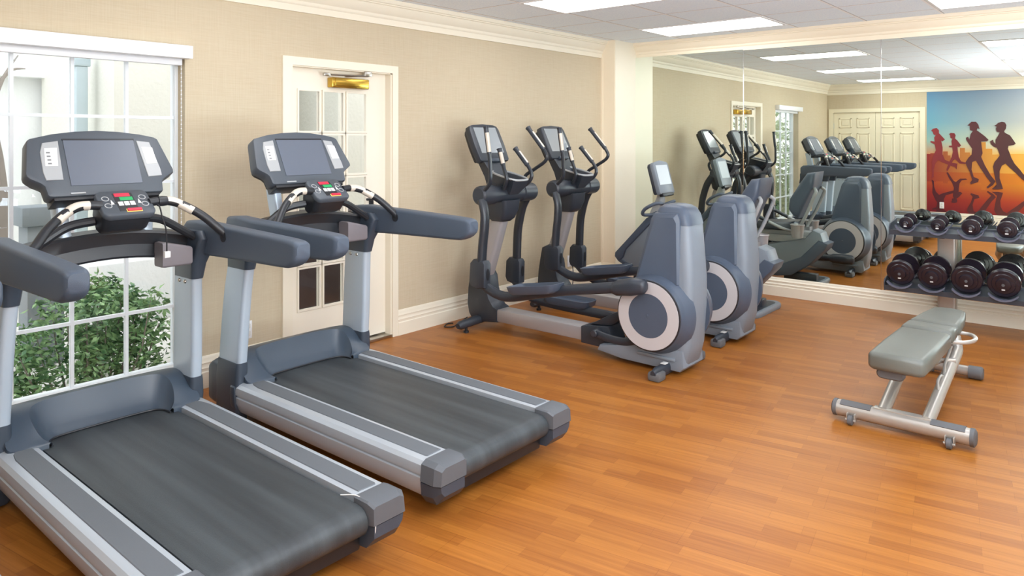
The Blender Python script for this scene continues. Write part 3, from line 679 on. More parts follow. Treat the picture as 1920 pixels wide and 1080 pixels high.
# ------------------------------------------------------------------ elliptical
def make_elliptical(label):
    t = thing('elliptical_trainer', label, 'elliptical', (0, 0, 0), 0, 'elliptical trainers facing the wall')
    # rear shell
    sh = MB().loft([sec_z(z, 0, (y0+y1)/2, w, y1-y0, r) for z, y0, y1, w, r in (
        (.03, .17, .50, .24, .05), (.06, .135, .56, .27, .06), (.2, .10, .58, .28, .06), (.45, .082, .56, .285, .06), (.65, .082, .46, .28, .06), (.85, .095, .38, .265, .06), (.985, .105, .34, .25, .055))]).obj('rear_shell', 'el_shell', t, 50)
    cp = MB().loft([sec_z(z, 0, (y0+y1)/2, w, y1-y0, r) for z, y0, y1, w, r in (
        (.985, .10, .375, .255, .055), (1.05, .115, .365, .24, .055), (1.09, .14, .345, .22, .05), (1.11, .17, .32, .18, .05), (1.117, .2, .29, .12, .04))]).obj('top_cap', 'el_panel', t, 60)
    for s in (-1, 1):
        # tapering side panel flowing into the wheel drum
        MB().loft([[(s*(.088+k*.066), y, z) for y, z in q] for k, q in (
            (0, ((.165, .60), (.16, 1.03), (.18, 1.068), (.35, 1.062), (.375, 1.03), (.49, .62), (.52, .5), (.3, .45))),
            (.75, ((.160, .60), (.162, 1.02), (.18, 1.06), (.345, 1.056), (.37, 1.02), (.485, .62), (.52, .5), (.3, .45))),
            (1, ((.175, .60), (.18, 1.0), (.2, 1.035), (.325, 1.03), (.345, 1.0), (.465, .62), (.5, .5), (.3, .45))))]).obj('side_panel', 'el_panel', t, 30)
        MB().lathe([(.275, s*.10), (.268, s*.14), (.245, s*.18), (.236, s*.215), (.236, s*.228), (.226, s*.233)], 'x', (0, .338, .39), 48).obj('wheel_drum', 'el_panel', t, 40)
        d = MB().lathe([(.231, s*.228), (.233, s*.236), (.224, s*.240)], 'x', (0, .338, .39), 48).obj('crank_wheel', 'tm_black', t, 40)
        MB().lathe([(.224, s*.236), (.223, s*.2425), (.145, s*.2425), (.145, s*.236)], 'x', (0, .338, .39), 48).obj('wheel_ring', 'el_ring', d, 40)
        MB().lathe([(.145, s*.236), (.144, s*.242), (.02, s*.243)], 'x', (0, .338, .39), 40).lathe([(.012, s*.24), (.01, s*.246), (.004, s*.247)], 'x', (0, .338, .39), 12).obj('wheel_hub', 'el_panel', d, 40)
        MB().box(s*.12 if s > 0 else -.158, .158 if s > 0 else -.12, .19, .47, .095, .118, .008).obj('side_step', 'el_shell', t)
        # linkage on the rail behind the wheel
        MB().tube([(s*.125, .82, .17), (s*.135, .70, .155), (s*.14, .58, .155), (s*.14, .50, .175)], .028, 10, 4, .6).lathe([(.028, s*.09), (.026, s*.155), (.02, s*.16)], 'x', (0, .82, .172), 20).obj('linkage_arm', 'el_dark', t)
    MB().prism([(.80, .06), (.78, .10), (.66, .12), (.52, .17), (.14, .17), (.13, .06), (.16, .03), (.6, .035)], 'x', -.145, .145, .012).obj('base_shroud', 'el_shell', t, 30)
    # frame rail and curved mast base
    MB().box(-.072, .072, .97, 1.81, .078, .178, .012).obj('frame_rail', 'el_mast', t)
    MB().prism([(.98, .065), (.98, .185), (.92, .20), (.74, .22), (.70, .12), (.74, .06)], 'x', -.085, .085, .01).prism([(.74, .22), (.92, .205), (.69, .33), (.62, .30)], 'x', -.06, .06, .01).obj('rail_bracket', 'el_dark', t, 30)
    MB().prism([(1.80, .075), (1.80, .185), (1.84, .2), (1.885, .255), (1.91, .33), (1.925, .43), (2.03, .56), (2.075, .54), (2.10, .42), (2.118, .32), (2.128, .19), (2.11, .11), (2.08, .07), (1.95, .055)], 'x', -.085, .085, .02).obj('mast_base', 'el_dark', t, 40)
    MB().loft([sec_z(z, 0, y, w, d, .03) for z, y, w, d in ((.40, 2.0, .10, .125), (.52, 1.97, .105, .15), (.64, 1.925, .10, .145), (.78, 1.875, .098, .14), (.95, 1.82, .095, .14), (1.05, 1.79, .09, .12))]).obj('mast', 'el_mast', t, 45)
    # feet
    rf = MB().tube([(-.34, .245, .042), (-.31, .245, .045), (0, .25, .048), (.31, .245, .045), (.34, .245, .042)], [.03, .042, .042, .042, .03], 14, 0, .62).xform(Matrix.Translation((0, 0, 0))).obj('rear_foot', 'el_dark', t, 60)
    for s in (-1, 1): MB().box(s*.29-.05, s*.29+.05, .20, .29, .0, .06, .018).obj('rubber_foot', 'rubber', rf)
    MB().box(-.215, -.17, .225, .26, .086, .0915, .001).obj('sticker', 'paper', rf)
    ff = MB().tube([(-.33, 1.99, .062), (-.30, 1.99, .065), (0, 2.0, .075), (.30, 1.99, .065), (.33, 1.99, .062)], [.022, .034, .036, .034, .022], 14, 0, 1.1).obj('front_foot', 'el_dark', t, 60)
    for s in (-1, 1): MB().lathe([(.022, 0), (.022, .016), (.012, .018), (.012, .05)], 'z', (s*.25, 1.975, 0), 14).obj('levelling_pad', 'tm_black', ff)
    # hub
    hub = MB().lathe([(.058, -.335), (.072, -.322), (.076, -.30), (.076, -.17), (.068, -.165), (.068, .165), (.076, .17), (.076, .30), (.072, .322), (.058, .335)], 'x', (0, 1.765, 1.11), 32).obj('arm_hub', 'el_dark', t, 35)
    MB().loft([sec_z(z, 0, y, w, d, .03) for z, y, w, d in ((.885, 1.82, .12, .13), (.91, 1.82, .16, .18), (.98, 1.81, .19, .22), (1.06, 1.79, .2, .2))]).obj('hub_cover', 'el_dark', t, 45)
    # accessory tray with silver rim
    tr = MB().loft([[(x*w, y, z) for x, y, z in ((-1, y1, z1), (1, y1, z1), (1, y0, z0), (-1, y0, z0))] for w, y0, z0, y1, z1 in ((.055, 1.685, 1.105, 1.80, 1.14), (.085, 1.635, 1.165, 1.85, 1.22), (.10, 1.605, 1.222, 1.875, 1.285), (.088, 1.63, 1.226, 1.86, 1.28), (.07, 1.66, 1.20, 1.84, 1.24))]).obj('accessory_tray', 'el_dark', t, 30)
    MB().tube([(-.07, 1.86, 1.286), (-.102, 1.80, 1.272), (-.102, 1.66, 1.238), (-.07, 1.605, 1.224), (0, 1.595, 1.222), (.07, 1.605, 1.224), (.102, 1.66, 1.238), (.102, 1.80, 1.272), (.07, 1.86, 1.286), (0, 1.868, 1.288), (-.07, 1.86, 1.286)], .009, 8, 4).obj('tray_rim', 'plate', tr)
    # console and its arm
    MB().loft([[(x*w, y, z) for x, y, z in ((-1, y1, z1), (1, y1, z1), (1, y0, z0), (-1, y0, z0))] for w, y0, z0, y1, z1 in ((.075, 1.79, 1.12, 1.89, 1.12), (.08, 1.82, 1.22, 1.93, 1.24), (.12, 1.88, 1.34, 1.975, 1.37), (.15, 1.905, 1.40, 2.0, 1.46))]).obj('console_arm', 'el_dark', t, 40)
    ang = -math.atan2(.14, .29)
    T = Matrix.Translation((0, 1.955, 1.53)) @ Matrix.Rotation(ang, 4, 'X') @ Matrix.Translation((0, 0, -1.53))
    O = [(-.165, 1.355), (.165, 1.355), (.178, 1.37), (.186, 1.5), (.18, 1.64), (.165, 1.672), (.12, 1.685), (0, 1.692), (-.12, 1.685), (-.165, 1.672), (-.18, 1.64), (-.186, 1.5), (-.178, 1.37)]
    cs = MB().prism(O, 'y', 0, .06, .012).xform(T).obj('console', 'el_dark', t, 40)
    MB().prism([(x*.9, 1.53+(z-1.53)*.9) for x, z in O], 'y', .05, .10, .02).xform(T).obj('console_back', 'tm_black', cs, 40)
    MB().box(-.135, .135, -.003, .01, 1.425, 1.655).xform(T).obj('screen', 'el_screen', cs)
    MB().box(-.07, .07, -.012, .02, 1.345, 1.375, .006).xform(T).obj('key_strip', 'tm_dark', cs)
    # arms: fixed grips, moving handles, lower links, pedals
    def grip(name, pts, i, mat='el_tube', r=.0155, sens=True, par=None):
        o = MB().tube(pts, r, 10, 5).obj(name, 'el_tube', par or t)
        a, c = Vector(pts[i]), Vector(pts[i+1]); d = c-a
        MB().tube([a+d*.02, a+d*.97], .0195, 12).tube([a+d*.97, a+d*1.06], [.0195, .024], 12).obj('foam_grip', 'el_dark', o)
        if sens:
            n = Vector((-.5, -.8, 0)).normalized()*.007 if pts[0][0] < .05 else Vector((.4, -.85, .2)).normalized()*.007
            MB().tube([a+d*.1+n, a+d*.82+n], .0165, 12).obj('pulse_sensor', 'grip', o)
        return o
    grip('fixed_handle', [(-.11, 1.70, 1.15), (-.125, 1.655, 1.225), (-.125, 1.672, 1.29), (-.122, 1.695, 1.343), (-.12, 1.735, 1.465)], 3)
    grip('fixed_handle', [(.10, 1.70, 1.15), (.12, 1.625, 1.205), (.125, 1.604, 1.265), (.122, 1.645, 1.337), (.12, 1.765, 1.465)], 3)
    grip('moving_handle', [(-.315, 1.72, 1.15), (-.325, 1.65, 1.22), (-.33, 1.645, 1.33), (-.335, 1.65, 1.43), (-.345, 1.675, 1.635)], 3)
    grip('moving_handle', [(.31, 1.83, 1.15), (.335, 1.84, 1.235), (.345, 1.74, 1.30), (.35, 1.63, 1.375), (.35, 1.65, 1.455), (.35, 1.815, 1.635)], 4)
    MB().tube([(-.325, 1.735, 1.08), (-.33, 1.70, .98), (-.335, 1.70, .86), (-.34, 1.712, .74), (-.345, 1.72, .6)], .042, 12, 4, .72).obj('lower_link', 'el_tube', t)
    MB().tube([(.325, 1.80, 1.08), (.33, 1.865, .98), (.335, 1.905, .86), (.34, 1.93, .74), (.345, 1.945, .5)], .042, 12, 4, .72).obj('lower_link', 'el_tube', t)
    for x, y, z in ((-.345, 1.735, .515), (.345, 1.96, .42)):
        bt = MB().prism([(y-.075, z-.10), (y-.08, z+.08), (y-.06, z+.105), (y+.045, z+.11), (y+.075, z+.08), (y+.085, z-.06), (y+.065, z-.1), (y, z-.115)], 'x', x-.042, x+.042, .018).obj('pivot_boot', 'el_dark', t, 40)
        MB().lathe([(.03, 0), (.03, .002)], 'y', (x, y-.083, z+.0), 16).xform(Matrix.Translation((x, 0, z)) @ Matrix.Diagonal((.55, 1, 1.5, 1)) @ Matrix.Translation((-x, 0, -z))).obj('boot_slot', 'tm_black', bt)
    MB().tube([(-.34, 1.77, .47), (-.33, 1.67, .41), (-.325, 1.56, .372), (-.32, 1.42, .378), (-.30, 1.0, .475), (-.285, .5, .565)], .038, 10, 5, .85).obj('pedal_arm', 'el_dark', t)
    MB().loft([sec_y(y, x, z, w, h, .04, 5) for y, x, z, w, h in ((.325, -.285, .588, .05, .06), (.345, -.285, .588, .085, .1), (.43, -.285, .575, .092, .118), (.54, -.287, .555, .088, .105), (.57, -.288, .55, .07, .08))]).obj('crank_cap', 'el_dark', t, 50)
    MB().tube([(.34, 2.0, .37), (.33, 1.9, .29), (.32, 1.78, .225), (.31, 1.6, .2), (.30, 1.0, .19), (.285, .33, .195)], .038, 10, 5, .85).obj('pedal_arm', 'el_dark', t)
    MB().loft([sec_y(y, x, z, w, h, .04, 5) for y, x, z, w, h in ((.20, .285, .192, .05, .06), (.22, .285, .192, .085, .1), (.30, .285, .192, .092, .112), (.42, .287, .192, .088, .1), (.45, .288, .192, .07, .08))]).obj('crank_cap', 'el_dark', t, 50)
    for x, y, z, rx in ((-.335, 1.2, .465, -.16), (.335, 1.38, .235, .0)):
        Tp = Matrix.Translation((x, y, z)) @ Matrix.Rotation(rx, 4, 'X')
        q = rsec(.18, .43, .05)
        def ring(k, z): return [(u*k, v*k, z) for u, v in q]
        MB().loft([ring(.86, -.028), ring(.98, -.01), ring(1.04, .032), ring(1.0, .034), ring(.93, .004), ring(.5, .002)]).xform(Tp).obj('pedal', 'el_panel', t, 40)
    return t
el1 = make_elliptical('nearer elliptical trainer, the whole silver frame rail in view')
el1.location = (4.45, 2.05, 0)
el2 = dup(el1, (5.425, 2.075, 0), 'second elliptical trainer, half hidden behind the nearer one')

# ------------------------------------------------------------------ recumbent bike
bk = thing('recumbent_bike', 'grey recumbent exercise bike between the second elliptical and the mirror', 'exercise bike', (6.42, 2.4, 0))
MB().prism([(-.05, .06), (.0, .565), (.08, .595), (.16, .50), (.62, .39), (.9, .42), (1.02, .60), (1.08, .80), (1.19, .77), (1.36, .60), (1.50, .43), (1.52, .34), (1.3, .20), (.9, .10), (.4, .09), (.28, .12), (-.05, .42)][1:16] + [(-.045, .43)], 'x', -.115, .115, .02).obj('body_shell', 'el_shell', bk, 35)
MB().prism([(-.075, .46), (-.05, .40), (.12, .22), (.30, .095), (.45, .075), (.9, .085), (1.25, .18), (1.51, .31), (1.50, .345), (1.25, .255), (.9, .185), (.42, .20), (.20, .30), (.02, .49)], 'x', -.125, .125, .012).obj('keel_band', 'el_panel', bk, 35)
MB().prism([(1.505, .31), (1.55, .36), (1.545, .40), (1.40, .55), (1.19, .77), (1.12, .81), (1.10, .76), (1.30, .56), (1.42, .44), (1.45, .36)], 'x', -.14, .14, .02).obj('front_cowl', 'el_panel', bk, 35)
MB().loft([sec_z(z, 0, y, w, d, .03) for z, y, w, d in ((.74, 1.16, .13, .14), (.85, 1.13, .11, .11), (.95, 1.10, .09, .08), (1.02, 1.09, .08, .05))]).obj('console_neck', 'plate', bk, 45)
T = Matrix.Translation((0, 1.06, 1.17)) @ Matrix.Rotation(-.27, 4, 'X') @ Matrix.Translation((0, 0, -1.17))
O = [(-.14, 1.01), (.14, 1.01), (.15, 1.03), (.15, 1.30), (.13, 1.325), (0, 1.345), (-.13, 1.325), (-.15, 1.30), (-.15, 1.03)]
cs = MB().prism(O, 'y', 0, .045, .01).xform(T).obj('console', 'el_shell', bk, 40)
MB().prism([(x*.97, 1.17+(z-1.17)*.97) for x, z in O], 'y', .04, .085, .02).xform(T).obj('console_back', 'el_dark', cs, 40)
MB().box(-.115, .115, -.002, .01, 1.10, 1.295).xform(T).obj('screen', 'bike_screen', cs)
MB().box(-.11, .11, -.004, .04, .985, 1.02, .008).xform(T).obj('key_strip', 'tm_black', cs)
MB().tube([(0, 1.06, .90), (-.12, 1.03, .925), (-.2, 1.06, .92), (-.235, 1.14, .87), (-.22, 1.17, .815), (-.12, 1.12, .81), (0, 1.12, .83), (.12, 1.12, .81), (.22, 1.17, .815), (.235, 1.14, .87), (.2, 1.06, .92), (.12, 1.03, .925), (0, 1.06, .90)], .017, 10, 4).obj('front_handlebar', 'el_panel', bk)
for s in (-1, 1):
    MB().loft([sec_x(s*x, .66, .33, d, d, d/2.01) for x, d in ((.10, .22), (.135, .22), (.14, .18))]).obj('crank_cover', 'el_dark', bk)
    MB().tube([(s*.14, .66, .33), (s*.165, .66+s*.10, .33-s*.08), (s*.17, .66+s*.12, .33-s*.1)], .015, 8).box(s*.24-.06, s*.24+.06, .66+s*.12-.05, .66+s*.12+.05, .33-s*.1-.015, .33-s*.1+.015, .008).obj('pedal', 'el_dark', bk)
MB().box(-.07, .07, .10, .78, .50, .565, .01).box(-.09, .09, .14, .55, .44, .52, .01).obj('seat_rail', 'plate', bk)
MB().loft([[(x, y, z) for x, z in ((-w, z0), (w, z0), (w, z0+.04), (w*.8, z0+.075), (0, z0+.06), (-w*.8, z0+.075), (-w, z0+.04))] for y, w, z0 in ((.26, .15, .60), (.29, .19, .595), (.5, .19, .585), (.66, .15, .575), (.70, .09, .575))]).obj('seat', 'el_dark', bk, 50)
MB().prism([(.035, 1.205), (.125, 1.19), (.20, 1.08), (.305, .91), (.315, .80), (.27, .735), (.21, .71), (.14, .88), (.06, 1.05)], 'x', -.175, .175, .04, 3).obj('backrest', 'el_panel', bk, 50)
for s in (-1, 1):
    MB().tube([(s*.12, .06, 1.03), (s*.15, .035, 1.0), (s*.16, .055, .94), (s*.15, .13, .76), (s*.13, .19, .64), (s*.1, .22, .56)], .017, 10, 4).obj('backrest_bracket', 'plate', bk)
    MB().tube([(s*.12, .30, .57), (s*.26, .32, .60), (s*.30, .40, .64), (s*.31, .58, .72)], .016, 10, 4).obj('seat_handle', 'plate', bk)
    MB().tube([(s*.306, .47, .67), (s*.31, .62, .738)], .02, 10).obj('seat_handle_grip', 'el_dark', bk)
    MB().lathe([(.055, .52), (.06, .56), (.068, .64), (.075, .655), (.066, .66), (.058, .6)], 'z', (s*.25, .19, 0), 24).box(s*.15-.06, s*.15+.06, .17, .21, .56, .6).obj('cup_holder', 'el_mast', bk, 40)
st = MB().loft([[(u, .10+v, z) for u, v in rsec(.66*k, .19*k, .09)] for z, k in ((0, .97), (.012, 1), (.035, 1), (.048, .94))]).obj('rear_stabilizer', 'el_shell', bk, 40)
MB().loft([[(u, .10+v, z) for u, v in rsec(.5, .12, .055)] for z in (.046, .0505)]).obj('stabilizer_pad', 'el_dark', st)
MB().loft([[(u, 1.32+v, z) for u, v in rsec(.56*k, .13*k, .06)] for z, k in ((0, .97), (.012, 1), (.04, 1), (.05, .94))]).obj('front_stabilizer', 'el_dark', bk, 40)
MB().box(-.05, .05, .06, .4, .03, .12, .01).obj('stabilizer_strut', 'el_dark', bk); MB().box(-.05, .05, 1.24, 1.38, .03, .24, .01).obj('stabilizer_strut', 'el_dark', bk)

# ------------------------------------------------------------------ weight bench
bn = thing('weight_bench', 'flat grey padded weight bench with silver frame, in front of the dumbbell rack', 'bench', (4.2, .885, 0), math.radians(-.6))
MB().tube([(.05, -.30, .062), (.05, .335, .062)], .043, 18, 0, 1.0).obj('front_foot', 'bench_metal', bn)
for s in (-1, 1):
    ye = .335 if s > 0 else -.30
    MB().tube([(.05, ye-s*.002, .062), (.05, ye+s*.016, .062), (.05, ye+s*.024, .062)], [.046, .046, .034], 18).obj('end_plug', 'rubber', bn)
    arc = [(.05+rr*math.cos(math.radians(a)), .062+rr*math.sin(math.radians(a))) for rr, rng in ((.0475, range(20, 141, 15)), (.040, range(140, 19, -15))) for a in rng]
    MB().loft([[(x, y, z) for x, z in arc] for y in (ye-s*.022, ye-s*.175)]).obj('grip_pad', 'rubber', bn, 50)
    wy = ye-s*.085
    wl = MB().lathe([(.018, -.014), (.026, -.010), (.026, .010), (.018, .014)], 'y', (-.012, wy, .026), 20).obj('transport_wheel', 'rubber', bn)
    MB().box(-.016, .03, wy-.022, wy-.016, .018, .06, .002).box(-.016, .03, wy+.016, wy+.022, .018, .06, .002).tube([(-.012, wy-.026, .026), (-.012, wy+.026, .026)], .006, 8).obj('wheel_bracket', 'bench_metal', wl)
    MB().tube([(.055, s*.105, .085), (.40, s*.112, .185), (.74, s*.12, .285), (.80, s*.115, .315), (.83, s*.10, .37)], .032, 14, 4).obj('frame_tube', 'bench_metal', bn)
MB().box(.035, .085, -.13, .15, .098, .108, .003).obj('foot_plate', 'bench_metal', bn)
MB().tube([(.80, 0, .35), (1.0, 0, .25), (1.28, 0, .07)], .034, 14).box(.76, .9, -.10, .10, .33, .37, .01).obj('rear_stem', 'bench_metal', bn)
MB().tube([(1.31, -.16, .045), (1.31, .16, .045)], .032, 14).obj('rear_foot', 'bench_metal', bn)
for s in (-1, 1): MB().tube([(1.31, s*.10, .042), (1.31, s*.17, .042), (1.31, s*.18, .042)], [.042, .042, .034], 16).obj('rubber_foot', 'rubber', bn)
MB().tube([(.30, 0, .36), (.42, -.01, .30), (.55, -.02, .23)], [.028, .024, .022], 12).obj('adjuster_arm', 'rubber', bn)
MB().tube([(.38, -.02, .27), (.6, -.06, .27), (.62, -.14, .28)], .016, 10).obj('adjuster_pin', 'bench_metal', bn)
MB().tube([(.30, -.112, .175), (.34, -.10, .22), (.42, -.10, .235), (.46, -.108, .225), (.54, -.10, .27), (.66, -.10, .31), (.70, -.105, .34)], .008, 8, 3).obj('ladder_rod', 'bench_metal', bn)
MB().tube([(.68, -.115, .37), (.70, -.17, .372), (.76, -.205, .374), (.84, -.205, .376), (.90, -.17, .377), (.90, -.11, .378)], .012, 10, 4).obj('carry_handle', 'bench_metal', bn)
def pad(name, outline, z0, z1, bev):
    MB().prism(outline, 'z', z0, z1, bev, 4).obj(name, 'vinyl', bn, 60)
pad('seat_pad', [(-.115, -.105), (-.09, -.128), (.2, -.132), (.555, -.128), (.57, -.11), (.57, .125), (.555, .14), (.2, .145), (-.09, .14), (-.115, .12)], .352, .445, .026)
pad('middle_pad', [(.612, -.13), (.75, -.128), (.762, -.115), (.762, .125), (.75, .14), (.612, .142), (.60, .12), (.60, -.112)], .37, .449, .026)
pad('back_pad', [(.81, -.13), (1.05, -.118), (1.24, -.095), (1.275, -.06), (1.285, 0), (1.275, .06), (1.24, .095), (1.05, .12), (.81, .138), (.795, .12), (.795, -.112)], .372, .447, .026)
MB().prism([(-.045, -.06), (-.06, -.03), (-.06, .06), (-.045, .085), (.6, .08), (1.2, .05), (1.2, -.05), (.6, -.08)], 'z', .338, .365, .006).obj('pad_board', 'rubber', bn)
MB().loft([sec_x(x, .045, .325, w, h, .028) for x, w, h in ((-.055, .12, .04), (-.045, .135, .055), (-.02, .135, .055), (-.01, .12, .04))]).obj('pull_paddle', 'rubber', bn, 40)

# ------------------------------------------------------------------ dumbbell rack
rk = thing('dumbbell_rack', 'two tier blue grey dumbbell rack on a silver post in front of the mirror', 'rack', (0, 0, 0))
def tray(z, tilt, x0, y1, dep, name):
    Tm = Matrix.Translation((x0, 0, z)) @ Matrix.Rotation(-tilt, 4, 'Y')
    p = [(0, -.046), (0, -.004), (.01, -.004), (.014, -.02), (dep-.016, -.02), (dep-.012, -.004), (dep, -.004), (dep, -.05), (dep-.008, -.05), (dep-.008, -.028), (.008, -.028), (.008, -.046)]
    o = MB().prism(p, 'y', -.30, y1).xform(Tm).obj(name, 'rack', rk, 20)
    MB().prism([(0, -.05), (-.0, .02), (.03, .045), (dep, .045), (dep, -.055)], 'y', y1, y1+.01, .002, 1).xform(Tm).obj('end_plate', 'rack', o)
    return o, Tm
t1, TT = tray(.785, .12, 6.772, 1.52, .27, 'upper_tray')
t2, TB = tray(.312, .196, 6.755, 1.555, .29, 'lower_tray')
for yc in (1.145, -.05):
    MB().loft([sec_z(z, x, yc, .085, .14, .02) for z, x in ((.0, 7.078), (.3, 7.076), (.76, 7.072), (.80, 7.072))]).obj('post', 'bench_metal', rk, 45)
    MB().box(6.74, 7.13, yc-.05, yc+.05, 0, .045, .012).obj('floor_foot', 'rack', rk)
    for z0, z1 in ((.73, .775), (.28, .315)):
        MB().box(6.82, 7.05, yc-.02, yc+.02, z0, z1, .004).obj('tray_bracket', 'rack', rk)
sizes_t = [(1.401, .0535, .045), (1.167, .055, .048), (.935, .068, .05), (.695, .0695, .052)]
sizes_b = [(1.441, .107, .062), (1.204, .109, .066), (.962, .112, .07), (.716, .113, .074)]
names = {0: 'small round dumbbell at the left end of the upper tray', 1: 'small round dumbbell second from the left on the upper tray', 2: 'medium round dumbbell third from the left on the upper tray', 3: 'medium round dumbbell fourth from the left on the upper tray',
         4: 'large round dumbbell at the left end of the lower tray', 5: 'large round dumbbell second from the left on the lower tray', 6: 'large round dumbbell third from the left on the lower tray', 7: 'largest round dumbbell, fourth from the left on the lower tray'}
def dumbbell(i, y, r, hw, front, back):
    a, c = Vector(front), Vector(back); d = (c-a).normalized(); L = (c-a).length
    Rm = Matrix.Translation(a) @ Vector((1, 0, 0)).rotation_difference(d).to_matrix().to_4x4()
    t = thing('dumbbell', names[i], 'dumbbell', a, 0, 'dumbbells on the rack')
    Rm = Matrix.Translation(-a) @ Rm
    MB().tube([(hw*.8, 0, 0), (L-hw*.8, 0, 0)], .015, 14).xform(Rm).obj('handle', 'chrome', t)
    for f in (0, 1):
        def X(h): return h if f == 0 else L-h
        prof = [(.32*r, 0), (.42*r, .003), (.45*r, .012), (.47*r, .018), (.68*r, .020), (.72*r, .026), (.92*r, .028), (.985*r, .034), (r, .042), (r, hw-.01), (.97*r, hw-.003), (.6*r, hw), (.3*r, hw+.004)]
        hd = MB().lathe([(q, X(h)) for q, h in prof], 'x', (0, 0, 0), 40).xform(Rm).obj('weight_plate', 'iron', t, 25)
        bolt = MB().lathe([(.012, X(-.003)), (.012, X(.004))], 'x', (0, 0, 0), 6).xform(Rm).obj('bolt', 'rubber', hd)
        xx = sorted((X(-.001), X(.001)))
        MB().box(xx[0], xx[1], -.011, .011, -.33*r-.006, -.33*r+.004).xform(Rm).obj('weight_mark', 'paper', hd)
    return t
for i, (y, r, hw) in enumerate(sizes_t):
    dumbbell(i, y, r, hw, (6.755, y, .838), (6.985, y, .866))
    for px in (-.002, .20):
        zc = .838+.028*(px-.01)/.23
        R_ = r+.03; pts = [(6.765+px, y+R_*math.sin(a), zc-r-.004+R_*(1-math.cos(a))) for a in [math.radians(q) for q in (-66, -50, -32, -16, 0, 16, 32, 50, 66)]]
        b = MB().loft([[(p[0]-.022, p[1], p[2]), (p[0]+.022, p[1], p[2]), (p[0]+.022, p[1], p[2]-.014), (p[0]-.022, p[1], p[2]-.014)] for p in pts]); b.obj('saddle', 'saddle', rk, 50)
for i, (y, r, hw) in enumerate(sizes_b):
    dumbbell(4+i, y, r, hw, (6.735, y, .418), (7.01, y, .472))
    for px in (0, .215):
        zc = .418+.054*(px+.01)/.275
        R_ = r+.015; pts = [(6.745+px, y+R_*math.sin(a), zc-r-.004+R_*(1-math.cos(a))) for a in [math.radians(q) for q in (-50, -36, -22, -10, 0, 10, 22, 36, 50)]]
        MB().loft([[(p[0]-.022, p[1], p[2]), (p[0]+.022, p[1], p[2]), (p[0]+.022, p[1], p[2]-.014), (p[0]-.022, p[1], p[2]-.014)] for p in pts]).obj('saddle', 'saddle', rk, 50)

# ------------------------------------------------------------------ power cords
def cord(pts, label): tag(MB().tube(pts, .005, 8, 6).obj('power_cord', 'tm_black'), label, 'cord')
cord([(6.12, 4.375, .26), (6.10, 4.33, .22), (6.02, 4.28, .06), (5.9, 4.27, .006), (5.7, 4.25, .006), (5.5, 4.22, .006), (5.44, 4.215, .05)], 'thin black cord from the wall outlet to the second elliptical')
cord([(4.40, 4.2, .06), (4.33, 4.25, .006), (4.24, 4.22, .006), (4.2, 4.27, .006), (4.28, 4.32, .006), (4.33, 4.30, .006)], 'thin black cord coiled on the floor at the front of the nearer elliptical')
cord([(1.99, 4.02, .006), (1.95, 4.03, .006), (1.9, 4.06, .006), (1.92, 4.18, .006), (2.0, 4.3, .006), (2.1, 4.32, .05)], 'black cord on the floor beside the middle treadmill, under the window')

# ------------------------------------------------------------------ outside
struct(MB().box(-6, 14, 4.56, 16, -.2, -.1).obj('ground', 'paving'))
struct(MB().box(-6, 12, 9.0, 9.3, -.1, 5.2).box(-6, 2.85, 8.8, 9.0, 2.2, 5.2).obj('wall_courtyard', 'stucco'))
struct(MB().box(2.70, 4.0, 7.0, 8.9, -.1, 5.2).box(4.93, 9, 6.7, 8.9, -.1, 5.2).obj('wall_wing', 'stucco2'))
struct(MB().box(2.40, 4.2, 6.75, 7.0, -.1, .46, .015).obj('trim_7', 'stucco'))
ds = MB().box(-.05, .05, -.05, .05, -.1, 2.22, .01).box(-.07, .07, -.06, .06, 2.22, 2.30, .01).obj('downspout', 'pipe', loc=(2.56, 7.4, 0)); tag(ds, 'pale grey downspout on the white courtyard wall', 'downspout')
pt = thing('garden_post', 'grey garden post with a flat box cap outside the window', 'post', (1.86, 6.1, -.1))
MB().box(-.13, .11, -.1, .1, 0, 1.02, .01).obj('post', 'greybox', pt); MB().box(-.17, .13, -.13, .13, 1.02, 1.16, .01).obj('cap', 'greybox', pt)
pl = thing('planter_box', 'dark brown panelled planter outside the glazed door', 'planter', (3.72, 5.4, -.1))
MB().box(-.7, .8, -.2, .2, .12, 1.02, .01).obj('panel', 'darkbox', pl); MB().box(-.72, .82, -.22, .22, 0, .12, .01).obj('plinth', 'pipe', pl)

def leafy(b, c, rad, n, size, flat=1.0):
    for _ in range(n):
        while True:
            p = Vector((random.uniform(-1, 1), random.uniform(-1, 1), random.uniform(-1, 1)))
            if .25 < p.length < 1: break
        q = Vector((c[0]+p.x*rad[0], c[1]+p.y*rad[1], c[2]+p.z*rad[2]))
        d = Vector((random.gauss(0, 1), random.gauss(0, 1), random.gauss(-.3, .5))).normalized()
        n_ = d.cross(Vector((random.gauss(0, 1), random.gauss(0, 1), random.gauss(0, 1)))).normalized()
        l = size*random.uniform(.7, 1.3); w = l*.38
        m = q+d*l*.5-d.cross(n_)*l*.1
        b.add([q, m+n_*w*.5, q+d*l, m-n_*w*.5], [(0, 1, 2, 3)])
bush = thing('garden_shrub', 'leafy green shrub just outside the lower window panes', 'shrub', (1.85, 5.2, -.1))
b = MB(); s_ = MB()
for k in range(24):
    x = random.uniform(-.50, .42); y = random.uniform(-.3, .3); h = .62-.28*abs(x/.52)**2+random.uniform(-.1, .06)
    s_.tube([(x*.6, y*.6, 0), (x*.85, y*.9, h*.5), (x, y, h)], [.008, .006, .003], 5)
    leafy(b, (x, y, h), (.12, .12, .09), 70, .06); leafy(b, (x*.9, y*.9, h*.55), (.13, .13, .16), 75, .06)
    leafy(b, (x*.9, y*.95, h*.25), (.13, .12, .13), 40, .055)
b.obj('foliage', 'leaf', bush, 180); s_.obj('stem', 'bark', bush)
